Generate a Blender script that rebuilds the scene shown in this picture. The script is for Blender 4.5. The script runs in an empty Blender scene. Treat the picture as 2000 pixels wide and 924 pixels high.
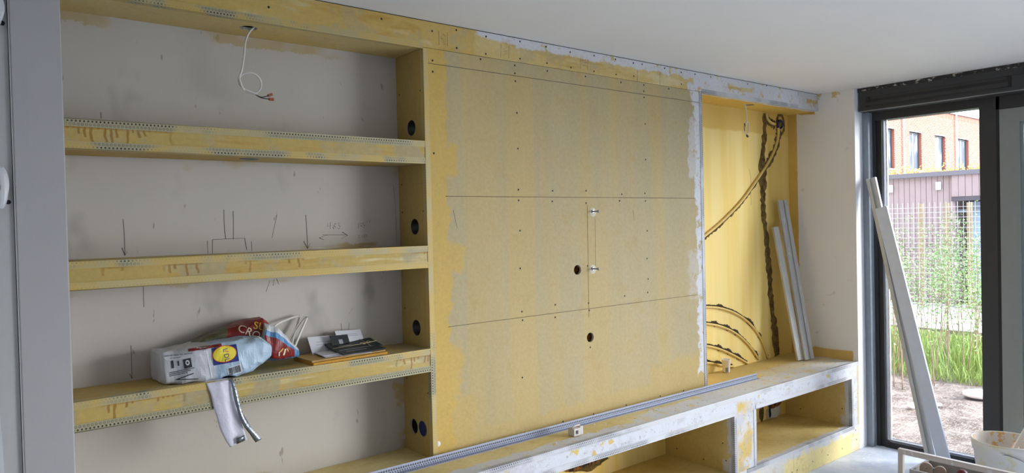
import bpy, bmesh, math, random
from mathutils import Vector, Matrix, noise as mnoise
from mathutils.bvhtree import BVHTree
from mathutils.geometry import delaunay_2d_cdt
random.seed(7)
SC = bpy.context.scene
COL = SC.collection
PI = math.pi

# ------------------------------------------------------------------ camera
cam = bpy.data.cameras.new('camera'); camo = bpy.data.objects.new('camera', cam); COL.objects.link(camo)
cam.sensor_width = 36.0; cam.sensor_fit = 'HORIZONTAL'; cam.lens = 36*1397.63/2000; cam.clip_start = .05; cam.clip_end = 300
_r = Vector((0.77763041, -0.62828049, -0.02354939)); _u = Vector((0.02839728, -0.00231941, 0.99959403)); _f = Vector((0.62808005, 0.77798345, -0.01603781))
camo.matrix_world = Matrix(((_r.x,_u.x,-_f.x,0),(_r.y,_u.y,-_f.y,-2.7194),(_r.z,_u.z,-_f.z,1.6786),(0,0,0,1)))
SC.camera = camo
# ------------------------------------------------------------------ sky (overcast) and exposure
SKY = 8.0
w = bpy.data.worlds.new('overcast'); SC.world = w; w.use_nodes = True
nt = w.node_tree; nt.nodes.clear()
tc = nt.nodes.new('ShaderNodeTexCoord'); sx = nt.nodes.new('ShaderNodeSeparateXYZ'); nt.links.new(tc.outputs['Generated'], sx.inputs[0])
mr = nt.nodes.new('ShaderNodeMapRange'); mr.inputs['From Min'].default_value = 0; mr.inputs['From Max'].default_value = 1
mr.inputs['To Min'].default_value = 1.0; mr.inputs['To Max'].default_value = .75; nt.links.new(sx.outputs['Z'], mr.inputs['Value'])
mm = nt.nodes.new('ShaderNodeMath'); mm.operation = 'MULTIPLY'; mm.inputs[1].default_value = SKY; nt.links.new(mr.outputs[0], mm.inputs[0])
bg = nt.nodes.new('ShaderNodeBackground'); bg.inputs['Color'].default_value = (.84,.94,1.12,1); nt.links.new(mm.outputs[0], bg.inputs['Strength'])
wo = nt.nodes.new('ShaderNodeOutputWorld'); nt.links.new(bg.outputs[0], wo.inputs['Surface'])
# hazy sun behind thin cloud: a broad soft disc low over the garden
sun = bpy.data.lights.new('hazy_sun', 'SUN'); sun.energy = 17.0; sun.angle = math.radians(60); sun.color = (1.0,.985,.96)
suno = bpy.data.objects.new('hazy_sun', sun); COL.objects.link(suno); suno.rotation_euler = Vector((.50,-.81,.30)).to_track_quat('Z','Y').to_euler()
def portal(name, loc, rot, sx_, sy_):
    l = bpy.data.lights.new(name, 'AREA'); l.shape = 'RECTANGLE'; l.size = sx_; l.size_y = sy_; l.cycles.is_portal = True
    o = bpy.data.objects.new(name, l); COL.objects.link(o); o.location = loc; o.rotation_euler = rot
portal('daylight_portal', (5.42,-2.85,1.2), (0, PI/2, 0), 2.4, 4.9)
SC.view_settings.view_transform = 'Standard'; SC.view_settings.look = 'None'; SC.view_settings.gamma = 1; SC.view_settings.use_curve_mapping = False
SC.view_settings.exposure = -0.42

DATA={'screws': [(1.763, 2.557), (1.895, 2.581), (2.066, 2.577), (2.275, 2.583), (2.447, 2.581), (2.616, 2.576), (2.794, 2.581), (2.962, 2.582), (3.109, 2.58), (3.183, 2.582), (3.383, 2.583), (1.761, 2.425), (1.761, 2.375), (1.895, 2.499), (2.03, 2.465), (2.062, 2.494), (2.238, 2.461), (2.238, 2.422), (2.24, 2.384), (2.273, 2.498), (2.451, 2.498), (2.452, 2.459), (2.619, 2.496), (2.725, 2.461), (2.79, 2.496), (3.002, 2.459), (2.964, 2.499), (3.111, 2.506), (3.195, 2.465), (3.194, 2.429), (3.195, 2.394), (2.245, 2.229), (2.246, 2.054), (2.243, 1.852), (2.243, 1.799), (2.247, 1.65), (2.47, 1.849), (2.466, 1.795), (2.71, 1.852), (2.708, 1.786), (2.989, 1.836), (2.969, 1.799), (3.185, 1.843), (3.188, 1.799), (3.199, 2.242), (3.197, 2.037), (3.198, 1.627), (1.756, 2.009), (3.108, 2.58), (3.384, 2.583), (3.539, 2.577), (3.674, 2.581), (3.836, 2.583), (4.244, 2.58), (4.471, 2.592), (3.002, 2.459), (3.418, 2.466), (3.539, 2.506), (2.989, 1.836), (2.971, 1.799), (2.243, 1.464), (2.247, 1.25), (2.25, 1.207), (2.24, 0.924), (2.47, 1.264), (2.468, 1.2), (2.71, 1.451), (2.71, 1.252), (2.714, 1.212), (2.716, 1.014), (2.73, 0.652), (2.506, 0.654), (2.247, 0.648), (1.969, 0.641), (1.736, 0.65), (2.989, 0.655), (3.283, 0.656), (3.501, 0.651), (3.192, 1.467), (2.995, 1.267), (3.191, 1.272), (3.198, 1.349), (1.023, 2.536), (1.509, 2.57)], 'chase': [(4.84, 2.464, 0.03), (4.828, 2.311, 0.028), (4.803, 2.165, 0.03), (4.791, 1.994, 0.05), (4.793, 1.842, 0.035), (4.802, 1.69, 0.028), (4.83, 1.518, 0.03), (4.852, 1.344, 0.034), (4.868, 1.17, 0.034), (4.89, 0.995, 0.034), (4.92, 0.818, 0.04), (4.949, 0.643, 0.04)], 'pipe_big': [(4.038, 1.564), (4.125, 1.603), (4.227, 1.651), (4.368, 1.728), (4.509, 1.815), (4.635, 1.912), (4.758, 2.012), (4.87, 2.111), (4.957, 2.211), (5.003, 2.31), (5.005, 2.368)], 'pipe_top': [(4.847, 2.464), (4.86, 2.427), (4.901, 2.403), (4.963, 2.393)], 'box_round': (5.028, 2.397), 'arcs': [[(4.023, 1.093), (4.109, 1.085), (4.226, 1.067), (4.377, 1.025), (4.513, 0.964), (4.628, 0.888), (4.712, 0.804), (4.777, 0.708), (4.809, 0.643)], [(4.02, 0.982), (4.134, 0.963), (4.252, 0.933), (4.384, 0.882), (4.496, 0.818), (4.603, 0.734), (4.687, 0.648)], [(4.015, 0.834), (4.129, 0.809), (4.258, 0.767), (4.398, 0.709), (4.542, 0.634)], [(4.011, 0.719), (4.126, 0.696), (4.243, 0.666), (4.376, 0.625)]], 'cable': [(1.009, 2.491), (0.988, 2.464), (0.971, 2.425), (0.964, 2.374), (0.954, 2.313), (0.943, 2.282), (0.943, 2.258), (0.958, 2.233), (0.983, 2.224), (1.007, 2.226), (1.024, 2.242), (1.025, 2.267), (1.009, 2.289), (0.985, 2.299), (0.961, 2.296), (0.947, 2.282), (0.945, 2.262), (0.956, 2.239), (0.979, 2.226), (1.007, 2.218)], 'cable_wire1': [(1.003, 2.218), (1.023, 2.21), (1.042, 2.213), (1.056, 2.219)], 'cable_wire2': [(1.003, 2.218), (1.023, 2.208), (1.043, 2.205), (1.06, 2.205)], 'cable2': [(4.393, 2.475), (4.404, 2.448), (4.409, 2.402), (4.408, 2.36), (4.394, 2.32), (4.386, 2.284), (4.405, 2.274), (4.431, 2.315), (4.445, 2.352), (4.42, 2.357)], 'pen': [[(0.545, 1.734), (0.548, 1.674), (0.548, 1.602)], [(0.538, 1.629), (0.548, 1.6), (0.557, 1.616)], [(0.908, 1.767), (0.908, 1.705), (0.912, 1.651)], [(0.944, 1.762), (0.944, 1.704), (0.942, 1.646)], [(0.859, 1.59), (0.861, 1.649), (0.987, 1.651), (0.994, 1.603)], [(1.25, 1.743), (1.253, 1.676), (1.255, 1.599)], [(1.237, 1.63), (1.255, 1.597), (1.267, 1.621)], [(1.348, 1.654), (1.308, 1.642), (1.329, 1.634)], [(1.324, 1.655), (1.436, 1.652)], [(1.417, 1.666), (1.444, 1.649), (1.414, 1.636)], [(0.558, 1.264), (0.558, 1.197), (0.558, 1.143)], [(0.55, 1.16), (0.558, 1.141), (0.567, 1.153)], [(0.484, 2.124), (0.485, 2.102)], [(1.682, 1.883), (1.691, 1.787), (1.693, 1.599)], [(1.124, 1.744), (1.1, 1.648)], [(1.069, 1.425), (1.086, 1.471)], [(1.114, 1.479), (1.124, 1.451)], [(1.105, 1.476), (1.098, 1.448), (1.114, 1.46)], [(1.4, 1.257), (1.403, 1.209)], [(1.462, 1.325), (1.436, 1.293)], [(0.606, 1.48), (0.606, 1.403)], [(0.841, 1.645), (0.842, 1.595)], [(1.014, 1.636), (1.015, 1.598)], [(1.35, 1.708), (1.347, 1.692), (1.364, 1.694)], [(1.362, 1.71), (1.361, 1.681)], [(1.384, 1.705), (1.376, 1.696), (1.388, 1.687), (1.378, 1.68), (1.374, 1.689), (1.388, 1.701), (1.384, 1.705)], [(1.396, 1.705), (1.408, 1.707), (1.401, 1.696), (1.41, 1.689), (1.403, 1.68), (1.395, 1.682)], [(1.498, 1.703), (1.495, 1.68)], [(1.506, 1.703), (1.516, 1.703), (1.508, 1.694), (1.516, 1.689), (1.505, 1.682)], [(1.532, 1.707), (1.521, 1.705), (1.521, 1.696), (1.531, 1.693), (1.526, 1.684), (1.518, 1.684)], [(1.539, 1.714), (1.542, 1.707)], [(1.55, 1.716), (1.555, 1.707), (1.56, 1.719)], [(1.494, 1.648), (1.504, 1.647), (1.494, 1.638), (1.506, 1.638)], [(1.514, 1.649), (1.514, 1.638)], [(1.525, 1.649), (1.524, 1.637)], [(1.54, 1.649), (1.532, 1.649), (1.532, 1.644), (1.54, 1.642), (1.532, 1.637)], [(4.619, 2.045), (4.637, 1.99), (4.637, 1.785)]], 'panel_pen': [[(2.717, 1.777), (2.71, 1.175)], [(1.809, 2.537), (1.821, 2.553), (1.834, 2.543), (1.817, 2.529), (1.809, 2.533)], [(1.811, 2.519), (1.834, 2.532), (1.817, 2.513), (1.839, 2.523), (1.822, 2.502), (1.844, 2.512)], [(1.799, 2.561), (1.797, 2.499)], [(1.846, 2.561), (1.844, 2.501)], [(2.154, 2.553), (2.152, 2.489)], [(2.204, 2.55), (2.202, 2.491)], [(2.165, 2.528), (2.188, 2.541), (2.168, 2.518), (2.194, 2.527), (2.171, 2.504), (2.194, 2.514)], [(2.694, 2.54), (2.729, 2.552), (2.702, 2.53), (2.736, 2.54), (2.705, 2.514), (2.74, 2.524)], [(2.691, 2.556), (2.689, 2.499)], [(2.745, 2.557), (2.743, 2.497)], [(3.142, 2.549), (3.14, 2.477)], [(3.34, 2.552), (3.338, 2.48)], [(3.078, 1.748), (3.089, 1.69)], [(1.853, 1.754), (1.873, 1.672)], [(2.773, 1.708), (2.769, 1.446)]], 'dl': [(0.982, 0.112), (2.732, 5.201)], 'holes': [(2.634, 1.434), (2.718, 1.067)], 'bolts': [(2.754, 1.741), (2.745, 1.434)], 'shed_y': [(4.221, 2.533), (2.93, 2.033), (4.108, 2.273), (3.172, 2.284)], 'post': [3.29, 2.815, 2.416, 3.902], 'fence_top': 1.921, 'win': [(24.541, 25.426, 3.311, 4.649), (26.598, 27.626, 3.292, 4.616), (28.799, 29.798, 3.397, 4.624), (30.998, 32.106, 3.565, 4.638)], 'gutter': [26.032, 30.705], 'manhole': [(7.944, -0.14), (7.886, -0.083)], 'bag': {'front': [(0.612, 1.251), (0.634, 1.152), (0.82, 1.123), (0.955, 1.156), (1.006, 1.199), (1.007, 1.219), (0.958, 1.265), (0.769, 1.272), (0.615, 1.263)], 'back': [(0.708, 1.267), (0.838, 1.267), (0.897, 1.301), (0.958, 1.319), (1.015, 1.317), (1.039, 1.285), (1.154, 1.181), (1.153, 1.166), (1.089, 1.175), (1.017, 1.267), (1.231, 1.308), (1.206, 1.306), (1.114, 1.303), (1.165, 1.197), (1.212, 1.267)]}, 'bagdecal': [(0.77, 1.26), (0.854, 1.255), (0.866, 1.199), (0.779, 1.196), (0.815, 1.233), (0.62, 1.255), (0.698, 1.248), (0.665, 1.236), (0.688, 1.199), (0.68, 1.219), (0.837, 1.165), (0.88, 1.168), (0.837, 1.18), (0.879, 1.141)], 'wrap': [(0.755, 1.144), (0.827, 1.133), (0.793, 1.048), (0.855, 1.047), (0.812, 0.941), (0.829, 0.894), (0.881, 0.894), (0.868, 0.977), (0.933, 0.887)], 'mail': {'env': [(1.179, 0.292), (1.146, 0.038), (1.498, 0.081), (1.549, 0.377)], 'stand': [(1.233, 1.152), (1.262, 1.203), (1.462, 1.214), (1.436, 1.16), (1.308, 1.175), (1.335, 1.206), (1.398, 1.212), (1.382, 1.173)]}, 'trail': [[4.059, -1.01, 0.4], [4.054, -1.584, 0.433]]}

XS, XP, XR, D, B = 1.712, 3.735, 5.158, .2425, .2722
ZC, ZH, Z2T, Z2B, Z3T, Z3B, Z4T, Z4B, ZB = 2.6, 2.475, 2.059, 1.963, 1.5926, 1.4993, 1.1324, 1.0345, .6344
ZO, ZF, X1R, X2L, X2R = .5302, .184, 3.6175, 3.8406, 5.0514
XL = .335

# ------------------------------------------------------------------ material helpers
def srgb(r, g, b):
    f = lambda c: ((c/255)/12.92 if c/255 <= .04045 else ((c/255+.055)/1.055)**2.4)
    return (f(r), f(g), f(b), 1)
class S:
    def __init__(s, g, sock): s.g = g; s.s = sock
    def _o(a, op, b): return a.g.m(op, a, b)
    def __add__(a, b): return a._o('ADD', b)
    def __radd__(a, b): return a._o('ADD', b)
    def __sub__(a, b): return a._o('SUBTRACT', b)
    def __rsub__(a, b): return a.g.m('SUBTRACT', b, a)
    def __mul__(a, b): return a._o('MULTIPLY', b)
    def __rmul__(a, b): return a._o('MULTIPLY', b)
    def __truediv__(a, b): return a._o('DIVIDE', b)
class G:
    def __init__(g, name):
        g.mat = bpy.data.materials.new(name); g.mat.use_nodes = True; g.t = g.mat.node_tree; g.t.nodes.clear()
        g.out = g.t.nodes.new('ShaderNodeOutputMaterial'); g.b = g.t.nodes.new('ShaderNodeBsdfPrincipled'); g.t.links.new(g.b.outputs[0], g.out.inputs[0])
        g._p = None
    def put(g, inp, v):
        if isinstance(v, S): g.t.links.new(v.s, inp)
        else: inp.default_value = v
    def m(g, op, a, b=None, c=None):
        n = g.t.nodes.new('ShaderNodeMath'); n.operation = op
        for i, v in enumerate((a, b, c)):
            if v is not None: g.put(n.inputs[i], v)
        return S(g, n.outputs[0])
    def pos(g):
        if g._p is None:
            geo = g.t.nodes.new('ShaderNodeNewGeometry'); n = g.t.nodes.new('ShaderNodeSeparateXYZ'); g.t.links.new(geo.outputs['Position'], n.inputs[0])
            g._p = tuple(S(g, o) for o in n.outputs)
        return g._p
    def nrm(g):
        geo = g.t.nodes.new('ShaderNodeNewGeometry'); n = g.t.nodes.new('ShaderNodeSeparateXYZ'); g.t.links.new(geo.outputs['True Normal'], n.inputs[0])
        return tuple(S(g, o) for o in n.outputs)
    def obj(g):
        tcn = g.t.nodes.new('ShaderNodeTexCoord'); n = g.t.nodes.new('ShaderNodeSeparateXYZ'); g.t.links.new(tcn.outputs['Object'], n.inputs[0])
        return tuple(S(g, o) for o in n.outputs)
    def uv(g):
        tcn = g.t.nodes.new('ShaderNodeTexCoord'); n = g.t.nodes.new('ShaderNodeSeparateXYZ'); g.t.links.new(tcn.outputs['UV'], n.inputs[0])
        return S(g, n.outputs[0]), S(g, n.outputs[1])
    def vec(g, x, y, z):
        n = g.t.nodes.new('ShaderNodeCombineXYZ')
        for i, v in enumerate((x, y, z)): g.put(n.inputs[i], v)
        return S(g, n.outputs[0])
    def n(g, scale, detail=3, rough=.55, v=None, sc=(1,1,1), off=0, dist=0):
        p = v or g.pos()
        n = g.t.nodes.new('ShaderNodeTexNoise'); n.inputs['Scale'].default_value = scale; n.inputs['Detail'].default_value = detail; n.inputs['Roughness'].default_value = rough; n.inputs['Distortion'].default_value = dist
        g.t.links.new(g.vec(p[0]*sc[0]+off, p[1]*sc[1]+off*.7, p[2]*sc[2]-off).s, n.inputs['Vector'])
        return S(g, n.outputs['Fac'])
    def ss(g, x, a, b):
        n = g.t.nodes.new('ShaderNodeMapRange'); n.interpolation_type = 'SMOOTHSTEP'; g.put(n.inputs['Value'], x)
        if a > b: n.inputs['From Min'].default_value = b; n.inputs['From Max'].default_value = a; n.inputs['To Min'].default_value = 1; n.inputs['To Max'].default_value = 0
        else: n.inputs['From Min'].default_value = a; n.inputs['From Max'].default_value = b
        return S(g, n.outputs[0])
    def mix(g, f, a, b):
        n = g.t.nodes.new('ShaderNodeMix'); n.data_type = 'RGBA'; g.put(n.inputs[0], f); g.put(n.inputs[6], a); g.put(n.inputs[7], b)
        return S(g, n.outputs[2])
    def mx(g, a, b): return g.m('MAXIMUM', a, b)
    def rect(g, a, b, a0, a1, b0, b1, s=.01):
        r = None
        for x, lo, hi in ((a, a0, a1), (b, b0, b1)):
            if lo is not None:
                q = g.ss(x, lo-s, lo+s); r = q if r is None else r*q
            if hi is not None:
                q = g.ss(x, hi+s, hi-s); r = q if r is None else r*q
        return r
    def dim(g, c, f):
        n = g.t.nodes.new('ShaderNodeMix'); n.data_type = 'RGBA'; n.blend_type = 'MULTIPLY'; n.inputs[0].default_value = 1
        g.put(n.inputs[6], c); cc = g.t.nodes.new('ShaderNodeCombineXYZ')
        for i in range(3): g.put(cc.inputs[i], f)
        g.t.links.new(cc.outputs[0], n.inputs[7]); return S(g, n.outputs[2])
    def bump(g, h, strength=.3, dist=.002):
        n = g.t.nodes.new('ShaderNodeBump'); n.inputs['Strength'].default_value = strength; n.inputs['Distance'].default_value = dist
        g.put(n.inputs['Height'], h); g.t.links.new(n.outputs[0], g.b.inputs['Normal'])
    def done(g, color, rough=.6, metal=0, spec=None):
        g.put(g.b.inputs['Base Color'], color); g.put(g.b.inputs['Roughness'], rough); g.put(g.b.inputs['Metallic'], metal)
        if spec is not None: g.b.inputs['Specular IOR Level'].default_value = spec
        return g.mat
def plain(name, rgb, rough=.6, metal=0, var=.12, scale=25, bump=.0):
    g = G(name); n = g.n(scale, 3); c = g.dim(srgb(*rgb), n*(2*var)+(1-var))
    if bump: g.bump(g.n(scale*4, 3), bump, .001)
    return g.done(c, rough, metal)

TAN, GOLD, DEEP, WHITE = srgb(180,165,126), srgb(200,168,90), srgb(184,140,58), srgb(212,213,218)
def board(name, gold=(), white=(), base=TAN, gcol=GOLD, bands=False, mottle=.5, axes='xz', warp=.10, wscale=9, speck=None, streak=None, extra=None):
    """primed plasterboard: tan card, golden primer where rolled, white filler where smeared; rects in metres on the wall"""
    g = G(name); P = g.pos(); ax = {'x':P[0],'y':P[1],'z':P[2]}
    a, b = ax[axes[0]], ax[axes[1]]
    n1 = g.n(wscale, 4, .65); n2 = g.n(wscale*1.1, 4, .65, off=7.3)
    aw = a+(n1-.5)*warp; bw = b+(n2-.5)*warp
    gm = g.ss(g.n(2.2, 5, .7, off=3.1), .38, .72)*mottle
    if bands:
        bd = g.ss(g.n(1.0, 2, .5, sc=(5.5,0,.22), off=1.7), .45, .62)*.35
        gm = g.mx(gm, bd)
        bx = a+(g.n(1.0,2,sc=(.2,0,2.0))-.5)*.05
        gm = g.mx(gm, g.rect(bx, b, 2.17, 2.345, .68, 2.42, .008)*.42)
    for r in gold: gm = g.mx(gm, g.rect(aw, bw, *r[:4], r[4] if len(r) > 4 else .012)*(r[5] if len(r) > 5 else 1.0))
    c = g.mix(gm, base, gcol)
    if streak:   # brushed streaks of darker primer
        s1 = g.ss(g.n(1.0, 4, .65, sc=streak, off=2.2), .5, .72)
        c = g.mix(s1*.7, c, DEEP)
        s2 = g.ss(g.n(1.0, 3, .6, sc=tuple(k*.8 for k in streak), off=9.2), .56, .66)
        c = g.mix(s2*.6, c, srgb(216,204,160))
        c = g.mix(g.ss(g.n(5.5, 4, .7, off=12.), .52, .60)*.55, c, srgb(178,164,124))
    if extra: c = extra(g, c, a, b, aw, bw)
    if white:
        wm = None
        for r in white:
            q = g.rect(aw, bw, *r[:4], r[4] if len(r) > 4 else .008)*(r[5] if len(r) > 5 else 1.0)
            wm = q if wm is None else g.mx(wm, q)
        wm = wm*g.ss(g.n(14, 5, .75, off=4.4), .36, .46)
        c = g.mix(wm, c, WHITE)
    c = g.dim(c, g.n(55, 3, .7)*.34+.83)
    c = g.mix(g.ss(g.n(11, 5, .75, off=21.), .55, .66)*.28, c, srgb(178,150,84))
    c = g.dim(c, g.n(3.0, 3, .6, sc=(2.5,1,.4), off=5)*.16+.92)
    g.bump(g.n(70, 4, .7)+g.n(9, 4, .6)*1.5, .32, .002)
    return g.done(c, .62, 0, .3)
def bead_mat(name, cover, vis_lo, vis_hi, cov2=None, off=0., mc=(172,166,134), hole=.55):
    """perforated galvanised bead half buried in filler; UV = metres along, metres from the nose"""
    g = G(name); u, v = g.uv(); P = g.pos()
    p = .0118
    def dots(shift, v0, r):
        fu = (g.m('FRACT', u/p+shift)-.5)*p; dv = v-v0
        d = g.m('SQRT', fu*fu+dv*dv); return d if r > .004 else g.ss(d, r*1.15, r*.8)
    dq = dots(0., .0165, .0046); d1 = g.ss(dq, .0050, .0038)-g.ss(dq, .0034, .0018)*(.6 if hole < .9 else .1); d2 = dots(.5, .0065, .0032)
    dd = g.mx(d1, d2)
    vis = g.ss(g.n(2.6, 3, .65, sc=(1,1,1), off=off), vis_lo, vis_hi)
    metal = g.dim(srgb(*mc), g.n(60, 2)*.3+.85)
    cov = g.mix(g.ss(g.n(6, 4, .6, off=off+2), .4, .6), cover, cov2 or cover)
    c = g.mix(vis, cov, metal)
    dark = g.mix(d2, g.mix(hole, srgb(*mc), srgb(60,54,40)), srgb(48,43,34))
    c = g.mix(dd*(vis*.85+.10), c, dark)
    g.bump((1.0-dd)*(vis*.8+.2), .6, .0012)
    return g.done(c, .5, 0, .4)

M = {}
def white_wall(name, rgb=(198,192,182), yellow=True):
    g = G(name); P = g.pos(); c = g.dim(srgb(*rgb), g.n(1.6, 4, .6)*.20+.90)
    sm = g.ss(g.n(3.2, 3, .6, sc=(1.2,1,.7), off=6), .60, .74)
    c = g.mix(sm*.42, c, srgb(128,124,122))                      # grey scuffs
    sm2 = g.ss(g.n(16, 3, .5, sc=(1.6,1,.6), off=2), .70, .74)
    c = g.mix(sm2*.55, c, srgb(118,108,98))
    n1 = (g.n(12, 4, .7)-.5)*.09; n2 = g.ss(g.n(2.2, 3, .6, off=8), .50, .58)
    if yellow:
        # primer that ran past the shelves
        for z0 in (ZH-.012, Z2B-.01, Z3B-.006):
            k = g.rect(P[0], P[2]+n1, None, XS+.1, z0-.028, z0+.1, .004)*n2
            c = g.mix(k*.7, c, srgb(184,160,104))
        for z0 in (Z3T+.01, Z4T+.005, ZB+.03):
            k = g.rect(P[0], P[2]+n1*.6, None, XS+.1, z0-.1, z0+.01, .004)*n2
            c = g.mix(k*.75, c, srgb(172,146,86))
        k = g.rect(P[0]+n1*.7, P[2]+n1, 1.655, XS+.1, .6, .98, .004)*g.ss(g.n(7,3), .48, .55)
        c = g.mix(k*.8, c, srgb(190,168,112))
        # everything right of the panel and below the bench is primed yellow
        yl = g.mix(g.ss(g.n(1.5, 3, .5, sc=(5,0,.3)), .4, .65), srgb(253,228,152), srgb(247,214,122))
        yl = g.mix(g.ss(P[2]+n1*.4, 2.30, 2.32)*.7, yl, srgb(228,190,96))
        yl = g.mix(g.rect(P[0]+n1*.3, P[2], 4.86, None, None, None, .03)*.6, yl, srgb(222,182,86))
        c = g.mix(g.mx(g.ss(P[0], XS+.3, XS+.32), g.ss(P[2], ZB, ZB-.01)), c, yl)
    g.bump(g.n(90, 3, .6)+g.n(6, 3)*2, .18, .0015)
    return g.done(c, .75, 0, .25)
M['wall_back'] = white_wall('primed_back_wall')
def wr():
    g = G('right_wall_paint'); P = g.pos()
    c = g.dim(srgb(238,236,234), g.n(2, 4)*.10+.95)
    n = (g.n(11, 4, .7)-.5)
    yel = g.dim(srgb(214,180,98), g.n(8,3)*.34+.83)
    m1 = g.ss(P[1]+n*.012, .168, .172)
    m1 = g.mx(m1, g.rect(P[1], P[2]+n*.05+(P[1]-D)*(-.20), None, None, 2.49, None, .006)*g.ss(P[1], .02,.03)*g.ss(P[2], 2.6, 2.5))
    m1 = g.mx(m1, g.rect(P[1]+n*.05, P[2]+n*.035, -.235, None, None, .705, .006)*.95)
    m1 = g.mx(m1, g.rect(P[1]+n*.03, P[2]+n*.04, -.255, -.20, 1.19, 1.225, .006)*g.ss(g.n(9), .45,.55))
    m1 = g.mx(m1, g.rect(P[1]+n*.04, P[2]+n*.05, -.2, .0, 2.555, None, .006)*g.ss(g.n(13,3), .58,.64)*.8)
    c = g.mix(m1, c, yel)
    c = g.mix(g.ss(g.n(14,3,.5), .70,.76)*.22, c, srgb(150,138,124))
    nx = g.nrm(); c = g.mix(g.ss(nx[1], -.5, -.9), c, srgb(246,247,250))  # reveal face coloured lighter, standing in for the bright daylight on it
    g.bump(g.n(80,3), .12, .001); return g.done(c, .75, 0, .25)
M['wall_right'] = wr()
M['ceiling'] = (lambda g: (g.bump(g.n(60,3)+g.n(4,3)*2,.1,.001), g.done(g.dim(srgb(236,235,233), g.n(1.2,4,.6)*.10+.95), .8, 0, .2))[1])(G('ceiling_plaster'))
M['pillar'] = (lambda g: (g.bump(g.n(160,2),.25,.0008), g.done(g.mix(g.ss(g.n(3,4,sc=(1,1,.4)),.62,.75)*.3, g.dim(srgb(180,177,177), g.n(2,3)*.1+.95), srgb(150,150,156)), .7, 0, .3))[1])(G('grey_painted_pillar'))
M['trim'] = plain('pale_grey_trim', (196,194,192), .7, var=.04)
M['paint'] = plain('plain_wall_paint', (232,229,224), .8, var=.04)
def floor_m():
    g = G('dusty_screed'); c = g.mix(g.ss(g.n(5,5,.7),.35,.65), srgb(202,210,226), srgb(226,231,241))
    c = g.mix(g.ss(g.n(16,4,.7,sc=(1,2.2,1)),.60,.66), c, srgb(240,240,242)); c = g.mix(g.ss(g.n(2,3,off=4),.6,.8)*.4, c, srgb(170,166,164))
    g.bump(g.n(30,4,.7),.3,.002); return g.done(c,.7,0,.3)
M['floor'] = floor_m()

def patches(rects, col):
    def f(g, c, a, b, aw, bw):
        for r in rects: c = g.mix(g.rect(aw, bw, *r, .006)*.85, c, col)
        return c
    return f
def shelf_extra(z0, z1, drips):
    def f(g, c, a, b, aw, bw):
        col = srgb(172,158,122)
        pn = g.ss(g.n(1.0, 2, .4, sc=(3.4,0,2.0), off=z0*5), .60, .63)
        c = g.mix(pn*.8, c, col)
        P = g.pos()
        reg = g.ss(g.n(1.0, 1, .5, sc=(2.6,0,0), off=z0*11), .54, .58)
        aq = a*58.+g.n(1.0,2,sc=(9,0,14))*2.2; cell = g.m('FLOOR', aq); fr = g.m('ABSOLUTE', g.m('FRACT', aq)-.5)
        wn = g.t.nodes.new('ShaderNodeTexWhiteNoise'); wn.noise_dimensions = '1D'; g.put(wn.inputs['W'], cell+z0*31); rv = S(g, wn.outputs['Value'])
        top = z1-.024; ln = g.m('POWER', rv, 3.2)*.060*drips
        dm = g.ss(b, top-.004, top-.001)
        dm = g.mx(g.ss(b+ln, top-.003, top)*g.ss(fr, .30, .16), g.ss(b, top-.008, top-.003)*.6)*g.ss(b, top+.006, top+.001)*reg
        c = g.mix(dm*.75, c, srgb(150,104,34))
        lo = g.ss(b+(g.n(16,3)-.5)*.03, z0+.014, z0+.004)*g.ss(g.n(1.0,2,sc=(3,0,0),off=4), .45, .6)
        c = g.mix(lo*.5, c, srgb(176,134,54))
        return c
    return f
M['shelf2'] = board('shelf_board_primed', base=srgb(190,164,96), streak=(2.2,1,26), warp=.03, extra=shelf_extra(Z2B, Z2T, 1.2))
M['shelf3'] = board('shelf_board_primed', base=srgb(190,164,96), streak=(2.2,1,26), warp=.03, extra=shelf_extra(Z3B, Z3T, .8))
M['shelf4'] = board('shelf_board_primed', base=srgb(192,168,100), streak=(2.0,1,24), warp=.03, extra=shelf_extra(Z4B, Z4T, .9))
M['side'] = board('side_board_primed', base=srgb(182,158,100), mottle=.5, axes='yz', gold=((.0,.07,None,None,.02,.55),), warp=.05)
M['panel'] = board('television_panel_card', bands=True, mottle=.25, warp=.15,
    gold=((None, XS+.12, None, None, .006, 1.), (XS-.1, XS+.17, Z2B-.05, Z2T+.01, .02, 1.), (XS-.1, XS+.2, Z3B-.02, Z3T+.01, .02, .9), (XS-.1,XS+.17,.9,1.15,.02,.9), (None,None,None,.73,.012,.45), (None,XS+.25,.6,.9,.03,.6), (3.2,None,.6,.85,.04,.5)),
    white=((XP-.075, None, .72, 2.6, .008, 1.), (XP-.13, XP-.05, 1.95, 2.3, .008, .6), (XP-.11, None, 2.38, 2.6, .008, 1.), (XP-.16,XP-.04,1.2,1.5,.02,.35)))
M['header'] = board('header_board_card', base=srgb(210,188,130), mottle=.7, warp=.07, streak=(3,1,14),
    gold=((None, 2.0, None, None, .01, .8), (None,None,2.47,2.52,.02,.4)),
    white=((2.0, None, 2.568, None, .006, .95), (2.25, None, 2.552, None, .006, .9), (3.66, 4.02, None, None, .01, 1.), (4.3, 5.0, None, None, .01, 1.), (3.6, None, None, 2.525, .008, 1.), (3.5,None,2.57,None,.01,1.)))
M['soffit'] = board('soffit_board_primed', base=srgb(210,188,130), mottle=.6, axes='xy', gold=((3.6,None,None,None,.02,1.),), white=((3.7, None, -.1, .05, .008, 1.),), gcol=srgb(226,188,92))
BW = ((None,None,None,-.185,.012,1.), (2.9,None,None,-.12,.02,.9), (3.5,None,None,-.08,.02,.8), (4.3,None,None,.04,.03,.45))
M['bench_top'] = board('bench_top_primed', base=srgb(226,208,150), mottle=.6, axes='xy', white=BW, warp=.12, gold=((3.7,None,0,None,.03,.6),))
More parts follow.
